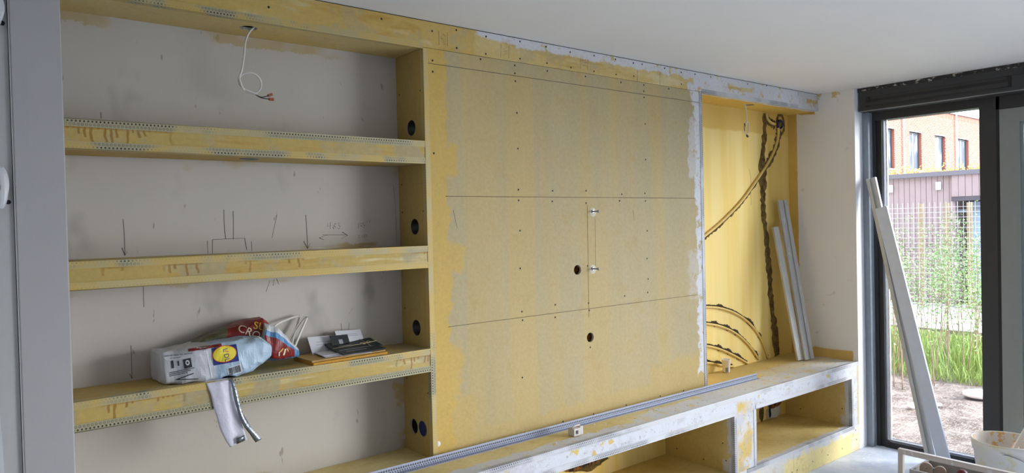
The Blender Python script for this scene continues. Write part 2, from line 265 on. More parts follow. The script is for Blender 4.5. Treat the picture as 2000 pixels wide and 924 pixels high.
def fascia():
    return board('bench_fascia_filled', base=srgb(222,202,140), mottle=.6, white=((None,None,None,None,.01,1.),), warp=.05,
        extra=lambda g,c,a,b,aw,bw: c)
M['plinth'] = board('bench_plinth_primed', base=srgb(240,222,158), gcol=srgb(236,210,136), mottle=.5, white=((None,None,.13,None,.012,.9),(3.8,4.15,.06,None,.03,.8),(5.03,None,None,None,.01,.4)), warp=.09)
def fas():
    g = G('bench_fascia_filled'); P = g.pos()
    nn = g.n(7, 5, .7, off=1.5); k = g.ss(nn, .615, .635)
    yel = g.mix(g.n(5,3), srgb(206,180,112), srgb(216,184,100))
    c = g.mix(k, g.dim(srgb(208,210,217), g.n(20,4,.7)*.24+.88), yel)
    dv = g.ss(g.n(4,3,off=5.), .44,.56)*g.rect(P[0], P[2], X1R+.03, X2L-.045, .0, .60, .02)
    c = g.mix(dv, c, yel)
    c = g.mix(g.rect(P[0]+(nn-.5)*.05, P[2], XR-.028, None, None, None, .006)*.7, c, yel)
    c = g.mix(g.ss(g.n(45,4,.75,off=2),.58,.66)*.55, c, srgb(128,122,112))
    c = g.mix(g.ss(g.n(9,4,.7,off=14),.5,.62)*.45, c, srgb(178,176,178))
    g.bump(g.n(26,4,.7)+g.n(7,3)*1.5,.5,.004); return g.done(c,.65,0,.3)
M['fascia'] = fas()
M['bench_in'] = board('bench_inner_primed', base=srgb(218,198,136), mottle=.6, axes='yz', white=((None,-.225,None,None,.006,1.),(None,-.19,None,.26,.01,.8)), warp=.06, gold=((-.2,None,None,None,.03,.5),))
M['bench_floor'] = board('bench_floor_primed', base=srgb(222,202,140), mottle=.7, axes='xy', white=((None,None,None,-.225,.01,1.),), warp=.09)
M['bead_shelf'] = bead_mat('bead_in_primer', srgb(200,172,100), .50, .58, srgb(186,170,124))
M['bead_bare'] = bead_mat('bead_mostly_bare', srgb(194,174,116), .40, .52, srgb(180,166,124), off=3.)
M['bead_white'] = bead_mat('bead_in_white_filler', srgb(208,210,216), .44, .58, srgb(206,206,208), off=5., mc=(182,184,190))
M['bead_gold'] = bead_mat('bead_in_gold_primer', srgb(204,174,98), .60, .68, srgb(194,176,122), off=9.3)
M['bead_rail'] = bead_mat('loose_galvanised_bead', srgb(170,178,198), 0., .01, mc=(172,180,202), hole=.95)
M['bead_low'] = bead_mat('bead_bare_lower_edge', srgb(188,172,122), .22, .34, srgb(180,166,124), off=3.)
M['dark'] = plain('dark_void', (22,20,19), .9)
M['screw'] = plain('phosphate_screw', (34,30,26), .7)
M['black_plastic'] = plain('black_plastic', (24,24,26), .45)
M['blue_plastic'] = plain('blue_plastic', (18,30,92), .5)
M['cut_edge'] = plain('gypsum_cut_edge', (190,180,160), .9)
M['steel'] = plain('zinc_bolt', (150,150,154), .35, .8)
M['filler'] = plain('white_filler', (216,216,218), .8, bump=.3)
M['pencil'] = plain('pencil_graphite', (84,80,78), .8)
M['pencil_light'] = plain('pencil_graphite_faint', (128,122,112), .8)
M['joint'] = plain('joint_brown', (104,82,54), .9)  # brown backing of the board joints, also the pencilled seam
M['cable_white'] = plain('white_cable_sheath', (224,220,212), .45, var=.05)
M['wire_dark'] = plain('black_wire', (52,46,44), .5)
M['red_clip'] = plain('red_connector', (168,74,52), .4)
M['orange_clip'] = plain('orange_connector', (150,96,60), .4)
M['conduit'] = plain('yellow_primed_conduit', (228,196,112), .5, var=.1)
M['mortar'] = (lambda g: (g.bump(g.n(40,4,.8),1.,.01), g.done(g.mix(g.ss(g.n(24,4,.7),.35,.65), srgb(92,74,42), srgb(140,114,66)),.95,0,.1))[1])(G('rough_chase_mortar'))
M['mortar_shade'] = plain('dark_chase_shadow', (64,48,28), .95, bump=.6)
M['brick_hole'] = (lambda g: g.done(g.mix(g.ss(g.n(26,3),.42,.58), srgb(38,28,26), srgb(158,98,34)),.9))(G('broken_wall_core'))
M['frame_dark'] = plain('anthracite_frame', (54,55,58), .45, var=.06)
M['frame_black'] = plain('black_gasket', (28,28,31), .5)
M['sash'] = plain('grey_sash', (142,146,144), .5, var=.05)  # one even grey, lighter than the fixed frame
M['spacer'] = plain('glazing_spacer', (206,208,222), .3, .5)
def stained():
    g = G('stained_top_strip'); P = g.pos(); k = g.ss(g.n(24,5,.75,sc=(1,1,2)),.555,.60)
    return g.done(g.mix(k, srgb(40,40,42), srgb(206,204,200)), .6)
M['stained'] = stained()
def glass():
    g = G('window_glass'); t = g.t; t.nodes.remove(g.b)
    tr = t.nodes.new('ShaderNodeBsdfTransparent'); tr.inputs[0].default_value = (.985,.99,.99,1); gl = t.nodes.new('ShaderNodeBsdfGlossy'); gl.inputs['Roughness'].default_value = .01
    fr = t.nodes.new('ShaderNodeFresnel'); fr.inputs[0].default_value = 1.22; mx = t.nodes.new('ShaderNodeMixShader')
    t.links.new(fr.outputs[0], mx.inputs[0]); t.links.new(tr.outputs[0], mx.inputs[1]); t.links.new(gl.outputs[0], mx.inputs[2]); t.links.new(mx.outputs[0], g.out.inputs[0]); return g.mat
M['glass'] = glass()
def alu(name, rgb, m=.5):
    g = G(name); k = g.n(30,4,.7,sc=(1,1,.25)); c = g.dim(srgb(*rgb), g.n(6,4,.7)*.3+.85); c = g.mix(g.ss(k,.58,.68)*.6, c, srgb(222,224,228)); g.bump(k,.2,.001)
    return g.done(c,.42,m,.5)
M['alu'] = alu('plaster_smeared_aluminium', (196,200,208), .15); M['alu_grey'] = alu('dusty_grey_aluminium', (184,184,182), .1); M['alu_blue'] = alu('bright_aluminium', (214,224,244), .1)
M['alu_white'] = alu('pale_aluminium', (198,198,194), .1)

# ------------------------------------------------------------------ mesh helpers
class MB:
    def __init__(s): s.bm = bmesh.new(); s.uvl = s.bm.loops.layers.uv.new('UVMap')
    def box(s, x0, x1, y0, y1, z0, z1, mi=0):
        v = [s.bm.verts.new(p) for p in ((x0,y0,z0),(x1,y0,z0),(x1,y1,z0),(x0,y1,z0),(x0,y0,z1),(x1,y0,z1),(x1,y1,z1),(x0,y1,z1))]
        for f in ((3,2,1,0),(4,5,6,7),(0,1,5,4),(1,2,6,5),(2,3,7,6),(3,0,4,7)):
            q = s.bm.faces.new([v[i] for i in f]); q.material_index = mi
        return s
    def obox(s, c, ax, ay, az, mi=0):
        """oriented box: centre and three half vectors"""
        c, ax, ay, az = map(Vector, (c, ax, ay, az)); v = []
        for k in (-1,1):
            for j, i in ((-1,-1),(-1,1),(1,1),(1,-1)): v.append(s.bm.verts.new(c+ax*i+ay*j+az*k))
        fs = [s.bm.faces.new([v[i] for i in f]) for f in ((3,2,1,0),(4,5,6,7),(0,1,5,4),(1,2,6,5),(2,3,7,6),(3,0,4,7))]
        for q in fs: q.material_index = mi
        bmesh.ops.recalc_face_normals(s.bm, faces=fs); return s
    def tube(s, pts, r, n=8, mi=0, smooth=True, flat=None, cap=True):
        pts = [Vector(p) for p in pts]; rs = r if isinstance(r, (list,tuple)) else [r]*len(pts); rings = []; up = None
        for i, p in enumerate(pts):
            t = (pts[min(i+1,len(pts)-1)]-pts[max(i-1,0)]).normalized()
            if up is None: up = Vector((0,0,1)) if abs(t.z) < .9 else Vector((1,0,0))
            a = t.cross(up).normalized(); b = a.cross(t).normalized(); up = b
            rings.append([s.bm.verts.new(p+(a*math.cos(2*PI*k/n)+b*math.sin(2*PI*k/n)*(flat or 1))*rs[i]) for k in range(n)])
        for i in range(len(rings)-1):
            for k in range(n):
                f = s.bm.faces.new((rings[i][k], rings[i][(k+1)%n], rings[i+1][(k+1)%n], rings[i+1][k])); f.smooth = smooth; f.material_index = mi
        if cap:
            for rg, rev in ((rings[0],True),(rings[-1],False)):
                f = s.bm.faces.new(list(reversed(rg)) if rev else rg); f.material_index = mi
        return s
    def lathe(s, prof, c=(0,0,0), axis='z', n=28, mi=0, smooth=True):
        rings = []
        for r, h in prof:
            rg = []
            for k in range(n):
                a = 2*PI*k/n; x, y = r*math.cos(a), r*math.sin(a)
                p = {'z':(x,y,h),'y':(x,h,y),'x':(h,x,y)}[axis]; rg.append(s.bm.verts.new(Vector(c)+Vector(p)))
            rings.append(rg)
        fs = []
        for i in range(len(rings)-1):
            for k in range(n):
                try: f = s.bm.faces.new((rings[i][k], rings[i][(k+1)%n], rings[i+1][(k+1)%n], rings[i+1][k]))
                except ValueError: continue
                f.smooth = smooth; f.material_index = mi; fs.append(f)
        return s
    def disc(s, c, r, axis='y', n=10, mi=0, h=.001):
        s.lathe([(r,-h),(r*.9,h)] if False else [(r, 0), (r*.85, -h)], c, axis, n, mi)
        vs = [s.bm.verts[-n+i] for i in range(n)] if False else None
        return s
    def grid(s, fn, nu, nv, mi=0, smooth=True, closed=False):
        V = [[s.bm.verts.new(fn(i/(nu-1), j/(nv if closed else nv-1))) for j in range(nv)] for i in range(nu)]
        for i in range(nu-1):
            for j in range(nv if closed else nv-1):
                f = s.bm.faces.new((V[i][j], V[i+1][j], V[i+1][(j+1)%nv], V[i][(j+1)%nv])); f.smooth = smooth; f.material_index = mi(i/(nu-1), j/nv) if callable(mi) else mi
        return V
    def poly(s, pts, mi=0):
        f = s.bm.faces.new([s.bm.verts.new(p) for p in pts]); f.material_index = mi; return f
    def plate(s, outline, holes, th, mp, mi=0, edge_mi=None):
        """flat board with round or polygonal holes: outline/holes in 2-D, mp(a,b,h) -> 3-D"""
        co = []; ed = []
        for loop in [outline]+list(holes):
            k = len(co); co += [Vector(p) for p in loop]; ed += [(k+i, k+(i+1)%len(loop)) for i in range(len(loop))]
        vs, es, fs, *_ = delaunay_2d_cdt(co, ed, [], 1, 1e-6)
        hs = [[Vector(p) for p in h] for h in holes]
        def inside(p, poly):
            c = False; j = len(poly)-1
            for i in range(len(poly)):
                if (poly[i].y > p.y) != (poly[j].y > p.y) and p.x < (poly[j].x-poly[i].x)*(p.y-poly[i].y)/(poly[j].y-poly[i].y)+poly[i].x: c = not c
                j = i
            return c
        fs = [f for f in fs if not any(inside(sum((vs[i] for i in f), Vector((0,0)))/len(f), h) for h in hs)]
        T = [s.bm.verts.new(mp(v.x, v.y, 0)) for v in vs]; Bv = [s.bm.verts.new(mp(v.x, v.y, th)) for v in vs]
        cnt = {}; new = []
        for f in fs:
            new.append(s.bm.faces.new([T[i] for i in f])); new.append(s.bm.faces.new([Bv[i] for i in reversed(f)]))
            for i in range(len(f)):
                e = (f[i], f[(i+1)%len(f)]); cnt.setdefault(tuple(sorted(e)), []).append(e)
        for q in new: q.material_index = mi
        for e in cnt.values():
            if len(e) == 1:
                a, b = e[0]; q = s.bm.faces.new((T[b], T[a], Bv[a], Bv[b])); q.material_index = mi if edge_mi is None else edge_mi; new.append(q)
        bmesh.ops.recalc_face_normals(s.bm, faces=new)
        return s
    def build(s, name, mats, parent=None, loc=None):
        me = bpy.data.meshes.new(name); s.bm.normal_update(); s.bm.to_mesh(me); s.bm.free()
        for m in (mats if isinstance(mats, (list,tuple)) else [mats]): me.materials.append(M[m] if isinstance(m, str) else m)
        o = bpy.data.objects.new(name, me); COL.objects.link(o)
        if parent: o.parent = parent; o.matrix_parent_inverse = world_of(parent).inverted()
        elif loc: # origin at the base of a single-mesh thing
            me.transform(Matrix.Translation(-Vector(loc))); o.location = loc
        return o
def world_of(o):
    m = o.matrix_basis.copy()
    if o.parent: m = world_of(o.parent) @ o.matrix_parent_inverse @ m
    return m
def thing(name, label, cat, loc=(0,0,0), group=None):
    o = bpy.data.objects.new(name, None); COL.objects.link(o); o.location = loc; o.empty_display_size = .1
    o['label'] = label; o['category'] = cat
    if group: o['group'] = group
    return o
def tag(o, label, cat, group=None):
    o['label'] = label; o['category'] = cat
    if group: o['group'] = group
    return o
def struct(o, label=None):
    o['kind'] = 'structure'
    if label: o['label'] = label
    return o
def circ(c, r, n=24): return [(c[0]+r*math.cos(2*PI*k/n), c[1]+r*math.sin(2*PI*k/n)) for k in range(n)]
def bevel(o, wd=.003, seg=2):
    m = o.modifiers.new('bevel', 'BEVEL'); m.width = wd; m.segments = seg; m.limit_method = 'ANGLE'; return o
def disc_mesh(name, r, mat, n=8, h=.0008):
    bm = bmesh.new(); bmesh.ops.create_cone(bm, cap_ends=True, segments=n, radius1=r, radius2=r*.8, depth=h); bmesh.ops.rotate(bm, verts=bm.verts, matrix=Matrix.Rotation(PI/2, 3, 'X'))
    me = bpy.data.meshes.new(name); bm.to_mesh(me); bm.free(); me.materials.append(M[mat]); return me
def child(o, parent):
    COL.objects.link(o); o.parent = parent; o.matrix_parent_inverse = world_of(parent).inverted(); return o
def catmull(pts, k=6):
    pts = [Vector(p) for p in pts]; out = []
    for i in range(len(pts)-1):
        p0, p1, p2, p3 = pts[max(i-1,0)], pts[i], pts[i+1], pts[min(i+2,len(pts)-1)]
        for j in range(k):
            t = j/k; out.append(.5*((2*p1)+(p2-p0)*t+(2*p0-5*p1+4*p2-p3)*t*t+(3*p1-p0-3*p2+p3)*t**3))
    return out+[pts[-1]]
def bead(parent, p0, p1, la, lb, mat, wd=.024, name='corner_bead'):
    """L-shaped perforated bead from p0 to p1, legs along unit vectors la and lb"""
    p0, p1, la, lb = map(Vector, (p0, p1, la, lb)); L = (p1-p0).length; out = -(la+lb)*.0016; mb = MB()
    for leg, other in ((la, lb), (lb, la)):
        n = 1; q = []
        a0 = p0-other*.0012; a1 = p1-other*.0012
        for h in (0, .0010):
            o = -other*h*1.0
            q.append([mb.bm.verts.new(x) for x in (a0+o-leg*.0012, a1+o-leg*.0012, a1+o+leg*wd, a0+o+leg*wd)])
        uvc = [(0,0),(L,0),(L,wd),(0,wd)]
        fs = []
        for qq in q:
            f = mb.bm.faces.new(qq); fs.append(f)
            for lp in f.loops: lp[mb.uvl].uv = uvc[qq.index(lp.vert)]
        for i in range(4):
            j = (i+1)%4; f = mb.bm.faces.new((q[0][i], q[0][j], q[1][j], q[1][i])); fs.append(f)
            for lp in f.loops: lp[mb.uvl].uv = (0, .03)
        bmesh.ops.recalc_face_normals(mb.bm, faces=fs)
    k = len(mb.bm.faces); mb.tube([p0+out*.6, p1+out*.6], .0022, 6)
    mb.bm.faces.ensure_lookup_table()
    for f in mb.bm.faces[k:]:
        for lp in f.loops: lp[mb.uvl].uv = (0, .03)
    return mb.build(name, mat, parent)
def text_mesh(txt, size):
    cu = bpy.data.curves.new('t', 'FONT'); cu.body = txt; cu.size = size; cu.align_x = 'CENTER'; cu.align_y = 'CENTER'; cu.resolution_u = 3
    o = bpy.data.objects.new('t', cu); COL.objects.link(o); dg = bpy.context.evaluated_depsgraph_get(); me = bpy.data.meshes.new_from_object(o.evaluated_get(dg))
    tris = [[tuple(me.vertices[i].co[:2]) for i in p.vertices] for p in me.polygons]
    bpy.data.objects.remove(o); bpy.data.curves.remove(cu); bpy.data.meshes.remove(me); return tris
def rect2(w_, h_, nx=6, ny=6, cx=0, cy=0):
    return [[(cx+w_*(i/nx-.5),cy+h_*(j/ny-.5)),(cx+w_*((i+1)/nx-.5),cy+h_*(j/ny-.5)),(cx+w_*((i+1)/nx-.5),cy+h_*((j+1)/ny-.5)),(cx+w_*(i/nx-.5),cy+h_*((j+1)/ny-.5))] for i in range(nx) for j in range(ny)]
def ell2(rx, ry, n=28, rings=4, r0=0.):
    out = []
    for q in range(rings):
        a, b = r0+(1-r0)*q/rings, r0+(1-r0)*(q+1)/rings
        for k in range(n):
            c0, s0, c1, s1 = math.cos(2*PI*k/n), math.sin(2*PI*k/n), math.cos(2*PI*(k+1)/n), math.sin(2*PI*(k+1)/n)
            out.append([(rx*a*c0,ry*a*s0),(rx*b*c0,ry*b*s0),(rx*b*c1,ry*b*s1),(rx*a*c1,ry*a*s1)] if a > 0 else [(0,0),(rx*b*c0,ry*b*s0),(rx*b*c1,ry*b*s1)])
    return out
def decal(name, polys, mat, parent, O, A, Bv, d, bvh, lift):
    """printed patch laid on a curved surface"""
    O, A, Bv, d = map(Vector, (O, A, Bv, d)); mb = MB(); cache = {}
    for p in polys:
        vs = []
        for a, b in p:
            key = (round(a,5), round(b,5))
            if key not in cache:
                q = O+A*a+Bv*b; hit = bvh.ray_cast(q-d*.4, d); h = hit[0] if hit[0] else q
                cache[key] = mb.bm.verts.new(h-d*lift)
            if cache[key] not in vs: vs.append(cache[key])
        if len(vs) > 2:
            try: mb.bm.faces.new(vs)
            except ValueError: pass
    return mb.build(name, mat, parent)
def ribbon(pts, wds, wvec, th=.0012, mi=0, mb=None, smooth=True):
    mb = mb or MB(); R = []
    wv = wvec if isinstance(wvec, list) else [wvec]*len(pts)
    for i, p in enumerate(pts):
        p = Vector(p); t = (Vector(pts[min(i+1,len(pts)-1)])-Vector(pts[max(i-1,0)])).normalized(); w_ = Vector(wv[i]).normalized(); n = t.cross(w_).normalized()
        wd = wds[i] if isinstance(wds, (list,tuple)) else wds
        R.append([mb.bm.verts.new(q) for q in (p-w_*wd/2-n*th/2, p+w_*wd/2-n*th/2, p+w_*wd/2+n*th/2, p-w_*wd/2+n*th/2)])
    fs = []
    for i in range(len(R)-1):
        for k in range(4):
            f = mb.bm.faces.new((R[i][k], R[i][(k+1)%4], R[i+1][(k+1)%4], R[i+1][k])); f.smooth = smooth and k in (0,2); f.material_index = mi; fs.append(f)
    fs += [mb.bm.faces.new(R[0][::-1]), mb.bm.faces.new(R[-1])]
    for f in fs[-2:]: f.material_index = mi
    bmesh.ops.recalc_face_normals(mb.bm, faces=fs)
    return mb

# ================================================================== THE ROOM
WX0, YF = -1.15, -5.6
struct(MB().box(WX0, 5.45, YF, .45, -.12, 0).build('floor', 'floor'), 'dusty pale screed floor with plaster smears')
struct(MB().box(WX0-.1, 5.45, YF-.1, .45, ZC, ZC+.2).build('ceiling', 'ceiling'), 'smooth pale grey plastered ceiling')
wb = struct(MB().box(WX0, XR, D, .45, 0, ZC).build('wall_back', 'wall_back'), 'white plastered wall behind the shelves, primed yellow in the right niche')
struct(MB().box(XR, XR+.29, -B, .45, 0, ZC).box(XR, XR+.29, YF, -5.3, 0, ZC).build('wall_right', 'wall_right'), 'white wall between the yellow niche and the dark window frame')
struct(MB().box(WX0-.1, WX0, YF, .45, 0, ZC).build('wall_left', 'paint'))
struct(MB().box(WX0, 5.45, YF-.1, YF, 0, ZC).build('wall_front', 'paint'))
# pillar closing the shelves on the left, and the recess beside it
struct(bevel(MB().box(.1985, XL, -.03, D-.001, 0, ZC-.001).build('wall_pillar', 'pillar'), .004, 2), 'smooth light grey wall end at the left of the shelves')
struct(MB().box(WX0+.001, .194, -.024, D-.001, 0, ZC-.001).box(.1955, .1980, -.034, D-.001, 0, ZC-.001).build('trim_1', 'trim'), 'grey door surround with a pale edge bead beside the wall end')
# unseen rest of the house, added above and beside the room to shade the garden
up = struct(MB().box(-5, 5.45, YF-.1, .45, ZC+.21, 8.6).box(-5, 5.45, .46, 22, -.12, 8.6).build('house_shade_block', plain('house_render', (150,120,104), .9)), 'unseen house block added above and beside the room to shade the garden')

# pencil marks on the white wall
for k, pl in enumerate(DATA['pen']):
    pts = [(x, D-.0006, z) for x, z in pl]
    if k in (0,2,3,5,10): pts = catmull(pts, 3)
    ribbon(pts, .0021 if k < 13 else .0016, Vector((.7,0,.7)), .0008, mb=None).build('pencil_mark', 'pencil' if k < 13 else 'pencil_light', wb)
# mortar chase in the niche: one rough vertical band
ch = DATA['chase']
def rough_band(path, name, mat, y, th, seed, jag=.35):
    rnd = random.Random(seed); P = catmull([(x, z, w_) for x, z, w_ in path], 7); mb = MB(); rows = []
    for i, p in enumerate(P):
        wl = p.z*(1+rnd.uniform(-jag, jag)); wr_ = p.z*(1+rnd.uniform(-jag, jag)); t = (P[min(i+1,len(P)-1)]-P[max(i-1,0)]).xy.normalized(); n = Vector((-t.y, t.x))
        rows.append([mb.bm.verts.new((p.x+n.x*s_, y-h, p.y+n.y*s_)) for s_, h in ((-wl,0),(-wl*.55,th*rnd.uniform(.5,1.2)),(0,th*rnd.uniform(.2,1)),(wr_*.55,th*rnd.uniform(.5,1.2)),(wr_,0))])
    fs = []
    for i in range(len(rows)-1):
        for k in range(4): fs.append(mb.bm.faces.new((rows[i][k], rows[i][k+1], rows[i+1][k+1], rows[i+1][k])))
    bmesh.ops.recalc_face_normals(mb.bm, faces=fs)
    if fs[0].normal.y > 0: bmesh.ops.reverse_faces(mb.bm, faces=fs)
    return mb.build(name, mat, wb)
rough_band(ch, 'mortar_chase', 'mortar', D-.0005, .006, 1)
big = DATA['pipe_big']
rough_band([(x+.012, z-.008, .034 if i > 6 else .017) for i, (x, z) in enumerate(big)], 'mortar_chase', 'mortar', D-.001, .005, 2)
rough_band([(x+.008, z-.004, .03) for x, z in DATA['pipe_top']], 'mortar_chase', 'mortar', D-.001, .005, 3)
MB().tube(catmull([(x, D-.008, z) for x, z in big], 5), .0105, 10).build('conduit', 'conduit', wb)
MB().tube(catmull([(x, D-.008, z) for x, z in DATA['pipe_top']], 5), .0105, 10).build('conduit', 'conduit', wb)
bx, bz = DATA['box_round']
rough_band([(bx+.02+.052*math.cos(a*.7), bz+.075*math.sin(a*.7), .012) for a in range(-3, 7)], 'mortar_chase', 'mortar', D-.001, .005, 4)
o = MB().lathe([(.036,-.001),(.036,-.016),(.029,-.016),(.029,-.004),(.0,-.004)], (bx,D,bz), 'y', 24).build('ceiling_box_ring', 'blue_plastic', wb); o.name = 'junction_box'
MB().lathe([(.028,-.004),(.022,-.012),(.0,-.013)], (bx,D,bz), 'y', 20).build('box_filling', 'mortar', wb)
for i, arc in enumerate(DATA['arcs']):
    P = catmull([(x, D-.007, z) for x, z in arc if z > ZB+.004] + ([] if arc[-1][1] > ZB+.004 else [(arc[-1][0], D-.007, ZB+.006)]), 5)
    MB().tube(P, .0088, 8).build('conduit', 'conduit', wb)
    rj = random.Random(50+i); rough_band([(p.x+.006, p.z+.009, .0085 if rj.random() < .82 else .021) for p in P[::2]], 'mortar_chase', 'mortar_shade', D-.001, .004, 10+i, .25)  # dark mortar bands, with the shade above each conduit put into their colour
# broken-out masonry patches behind the bench openings; dark colour stands for the hollows' shade
def patch(name, mat, cx, cz, rx, rz, y, th, seed, n=22):
    rnd = random.Random(seed); mb = MB(); ring = [(cx+rx*math.cos(2*PI*k/n)*rnd.uniform(.75,1.1), cz+rz*math.sin(2*PI*k/n)*rnd.uniform(.75,1.1)) for k in range(n)]
    o_ = [mb.bm.verts.new((a, y, b)) for a, b in ring]; i_ = [mb.bm.verts.new((cx+(a-cx)*.7, y-th*rnd.uniform(.6,1.2), cz+(b-cz)*.7)) for a, b in ring]; c = mb.bm.verts.new((cx, y-th, cz))
    fs = []
    for k in range(n):
        fs.append(mb.bm.faces.new((o_[k], o_[(k+1)%n], i_[(k+1)%n], i_[k]))); fs.append(mb.bm.faces.new((i_[k], i_[(k+1)%n], c)))
    bmesh.ops.recalc_face_normals(mb.bm, faces=fs)
    return mb.build(name, mat, wb)
patch('filler_patch', 'filler', 4.905, .222, .085, .052, D-.001, .010, 3)
patch('filler_patch', 'cut_edge', 4.80, .225, .028, .05, D-.001, .006, 13, 14)
patch('masonry_break', 'brick_hole', 4.885, .305, .115, .048, D-.008, .010, 5)
patch('masonry_break', 'dark', 4.822, .235, .012, .05, D-.008, .006, 6, 14)
patch('mortar_chase', 'mortar', 4.722, .245, .034, .07, D-.002, .006, 7, 18)
patch('masonry_break', 'brick_hole', 2.86, .30, .17, .040, D-.006, .010, 8)
patch('filler_patch', 'mortar', 2.93, .285, .16, .05, D-.001, .006, 9)

# ================================================================== BUILT-IN SHELVES (left)
sh = thing('built_in_shelving', 'built-in shelves of primed plasterboard on the left, with perforated corner beads', 'shelves', (1.02, .1, ZB))
def shelf(z0, z1, mat, top, bot, holes=()):
    mb = MB(); X0, X1 = XL+.001, XS-.001
    o = MB().box(X0, X1, 0, .0125, z0+.0125, z1-.0125).plate([(X0,0),(X1,0),(X1,D-.001),(X0,D-.001)], holes, .0125, lambda a,b,h: (a,b,z0+h)).box(X0, X1, 0, D-.001, z1-.0125, z1).build('shelf', mat, sh)
    bead(o, (X0,0,z1), (X1,0,z1), (0,0,-1), (0,1,0), top)
    bead(o, (X0,0,z0), (X1,0,z0), (0,0,1), (0,1,0), bot)
    return o
s2 = shelf(Z2B, Z2T, 'shelf2', 'bead_bare', 'bead_shelf', [circ((.975,.118), .036)])
MB().lathe([(.0345,0),(.039,-.0015),(.036,-.003),(.0325,-.002),(.0325,.02),(0,.02)], (.975,.118,Z2B), 'z', 28).build('lamp_ring', 'steel', s2)
shelf(Z3B, Z3T, 'shelf3', 'bead_shelf', 'bead_gold')
shelf(Z4B, Z4T, 'shelf4', 'bead_shelf', 'bead_low')
# drips of primer hanging under the third shelf
rough = MB()
for i in range(6): rough.obox((.385+i*.012, D-.004, Z3B-.018-.006*(i%3)), (.008,0,.012), (0,.002,0), (-.004,0,.02))
# side panel with socket holes (faces left)
side_holes = [circ((.117,2.133), .037), circ((.109,1.681), .037), circ((.117,1.217), .037), circ((.163,.752), .036), circ((.085,.757), .036)]
sp = MB().plate([(0,ZB+.001),(D-.001,ZB+.001),(D-.001,ZH-.001),(0,ZH-.001)], side_holes, .0125, lambda a,b,h: (XS+h, a, b), 0, 1).build('side_panel', ['side', 'cut_edge'], sh)
for i, h in enumerate(((.117,2.133),(.109,1.681),(.117,1.217),(.163,.752),(.085,.757))):
    c = (XS, h[0], h[1])
    if i == 3: MB().lathe([(.0355,.012),(.0355,.05),(.0,.05)], c, 'x', 24).build('hole_back', 'dark', sp)
    elif i == 4: MB().lathe([(.0355,.003),(.034,.002),(.033,.006),(.030,.008),(.012,.010),(.0,.010)], c, 'x', 24).build('socket_box', 'blue_plastic', sp)
    else:
        MB().lathe([(.0358,.002),(.0335,.002),(.0335,.022),(.030,.022),(.030,.030),(.0255,.030),(.0255,.045),(.0,.045)], c, 'x', 26).build('socket_box', 'black_plastic', sp)
for y, z in ((.215,2.30),(.03,2.29),(.215,1.88),(.215,1.56),(.215,1.30),(.03,.93),(.215,.97),(.215,1.75),(.03,1.75)):
    o = bpy.data.objects.new('screw', disc_mesh('screw', .0042, 'screw')); o.rotation_euler = (0,0,-PI/2); o.location = (XS-.0004, y, z); child(o, sp)
bead(sp, (XS,0,ZB+.001), (XS,0,ZH-.001), (1,0,0), (0,1,0), 'bead_gold')

# ================================================================== HEADER ALONG THE CEILING
hd = thing('ceiling_bulkhead', 'long primed plasterboard bulkhead along the ceiling above shelves and niche', 'bulkhead', (2.7, .1, ZH))
MB().box(XL+.001, XR-.002, 0, .0125, ZH+.004, ZC-.004).build('front_board', 'header', hd)
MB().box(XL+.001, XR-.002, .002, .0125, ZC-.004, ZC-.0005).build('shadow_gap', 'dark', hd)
so = MB().plate([(XL+.001,0),(XS-.0005,0),(XS-.0005,D-.001),(XL+.001,D-.001)], [circ((.982,.113), .034)], .0125, lambda a,b,h: (a,b,ZH+h), 0, 1).build('soffit_board', ['soffit','cut_edge'], hd)
MB().lathe([(.0335,.0126),(.034,.09),(0,.09)], (.982,.113,ZH), 'z', 24).build('hole_back', 'dark', so)
so2 = MB().plate([(XP+.001,0),(XR-.002,0),(XR-.002,D-.001),(XP+.001,D-.001)], [circ((4.44,.118), .034)], .0125, lambda a,b,h: (a,b,ZH+h), 0, 1).build('soffit_board', ['soffit','cut_edge'], hd)
MB().lathe([(.0335,.0126),(.034,.09),(0,.09)], (4.44,.118,ZH), 'z', 24).build('hole_back', 'dark', so2)
bead(hd, (XL+.001,0,ZH), (XS,0,ZH), (0,0,1), (0,1,0), 'bead_shelf')
bead(hd, (XP,0,ZH), (XR-.002,0,ZH), (0,0,1), (0,1,0), 'bead_white')

# ================================================================== TELEVISION PANEL
tv = thing('television_wall_panel', 'wide primed plasterboard television panel between the shelves and the right niche', 'wall panel', (2.72, .03, ZB))
J = [ZB+.001, 1.2215, 1.8165, 2.4105, ZH+.0035]
for i in range(4):
    z0, z1 = J[i]+(.0012 if i else 0), J[i+1]-.0012*(1 if i < 2 else 1.3)
    hs = [circ(c, .026) for c in DATA['holes'] if z0 < c[1] < z1]
    MB().plate([(XS+.0005,z0),(XP-.0005,z0),(XP-.0005,z1),(XS+.0005,z1)], hs, .0125, lambda a,b,h: (a,h,b), 0, 1).build('plasterboard', ['panel','cut_edge'], tv)
for z in J[1:3]: MB().box(XS+.11, XP-.08, .0035, .012, z-.0012, z+.0012).build('joint_filler', 'joint', tv)
for z in J[3:]: MB().box(XS+.06, XP-.2, .006, .0124, z-.0014, z+.0014).build('joint_filler', 'screw', tv)
MB().box(XS+.0005, XS+.10, .0008, .0124, J[1]-.0012, J[1]+.0012).box(XS+.0005, XS+.10, .0008, .0124, J[2]-.0012, J[2]+.0012).box(XP-.085, XP-.0005, .0008, .0124, J[1]-.0012, J[1]+.0012).box(XP-.085, XP-.0005, .0008, .0124, J[2]-.0012, J[2]+.0012).build('joint_filler', 'panel', tv)
MB().box(XP-.013, XP-.0005, .0126, D-.001, ZB+.001, ZH-.001).build('end_board', 'soffit', tv)
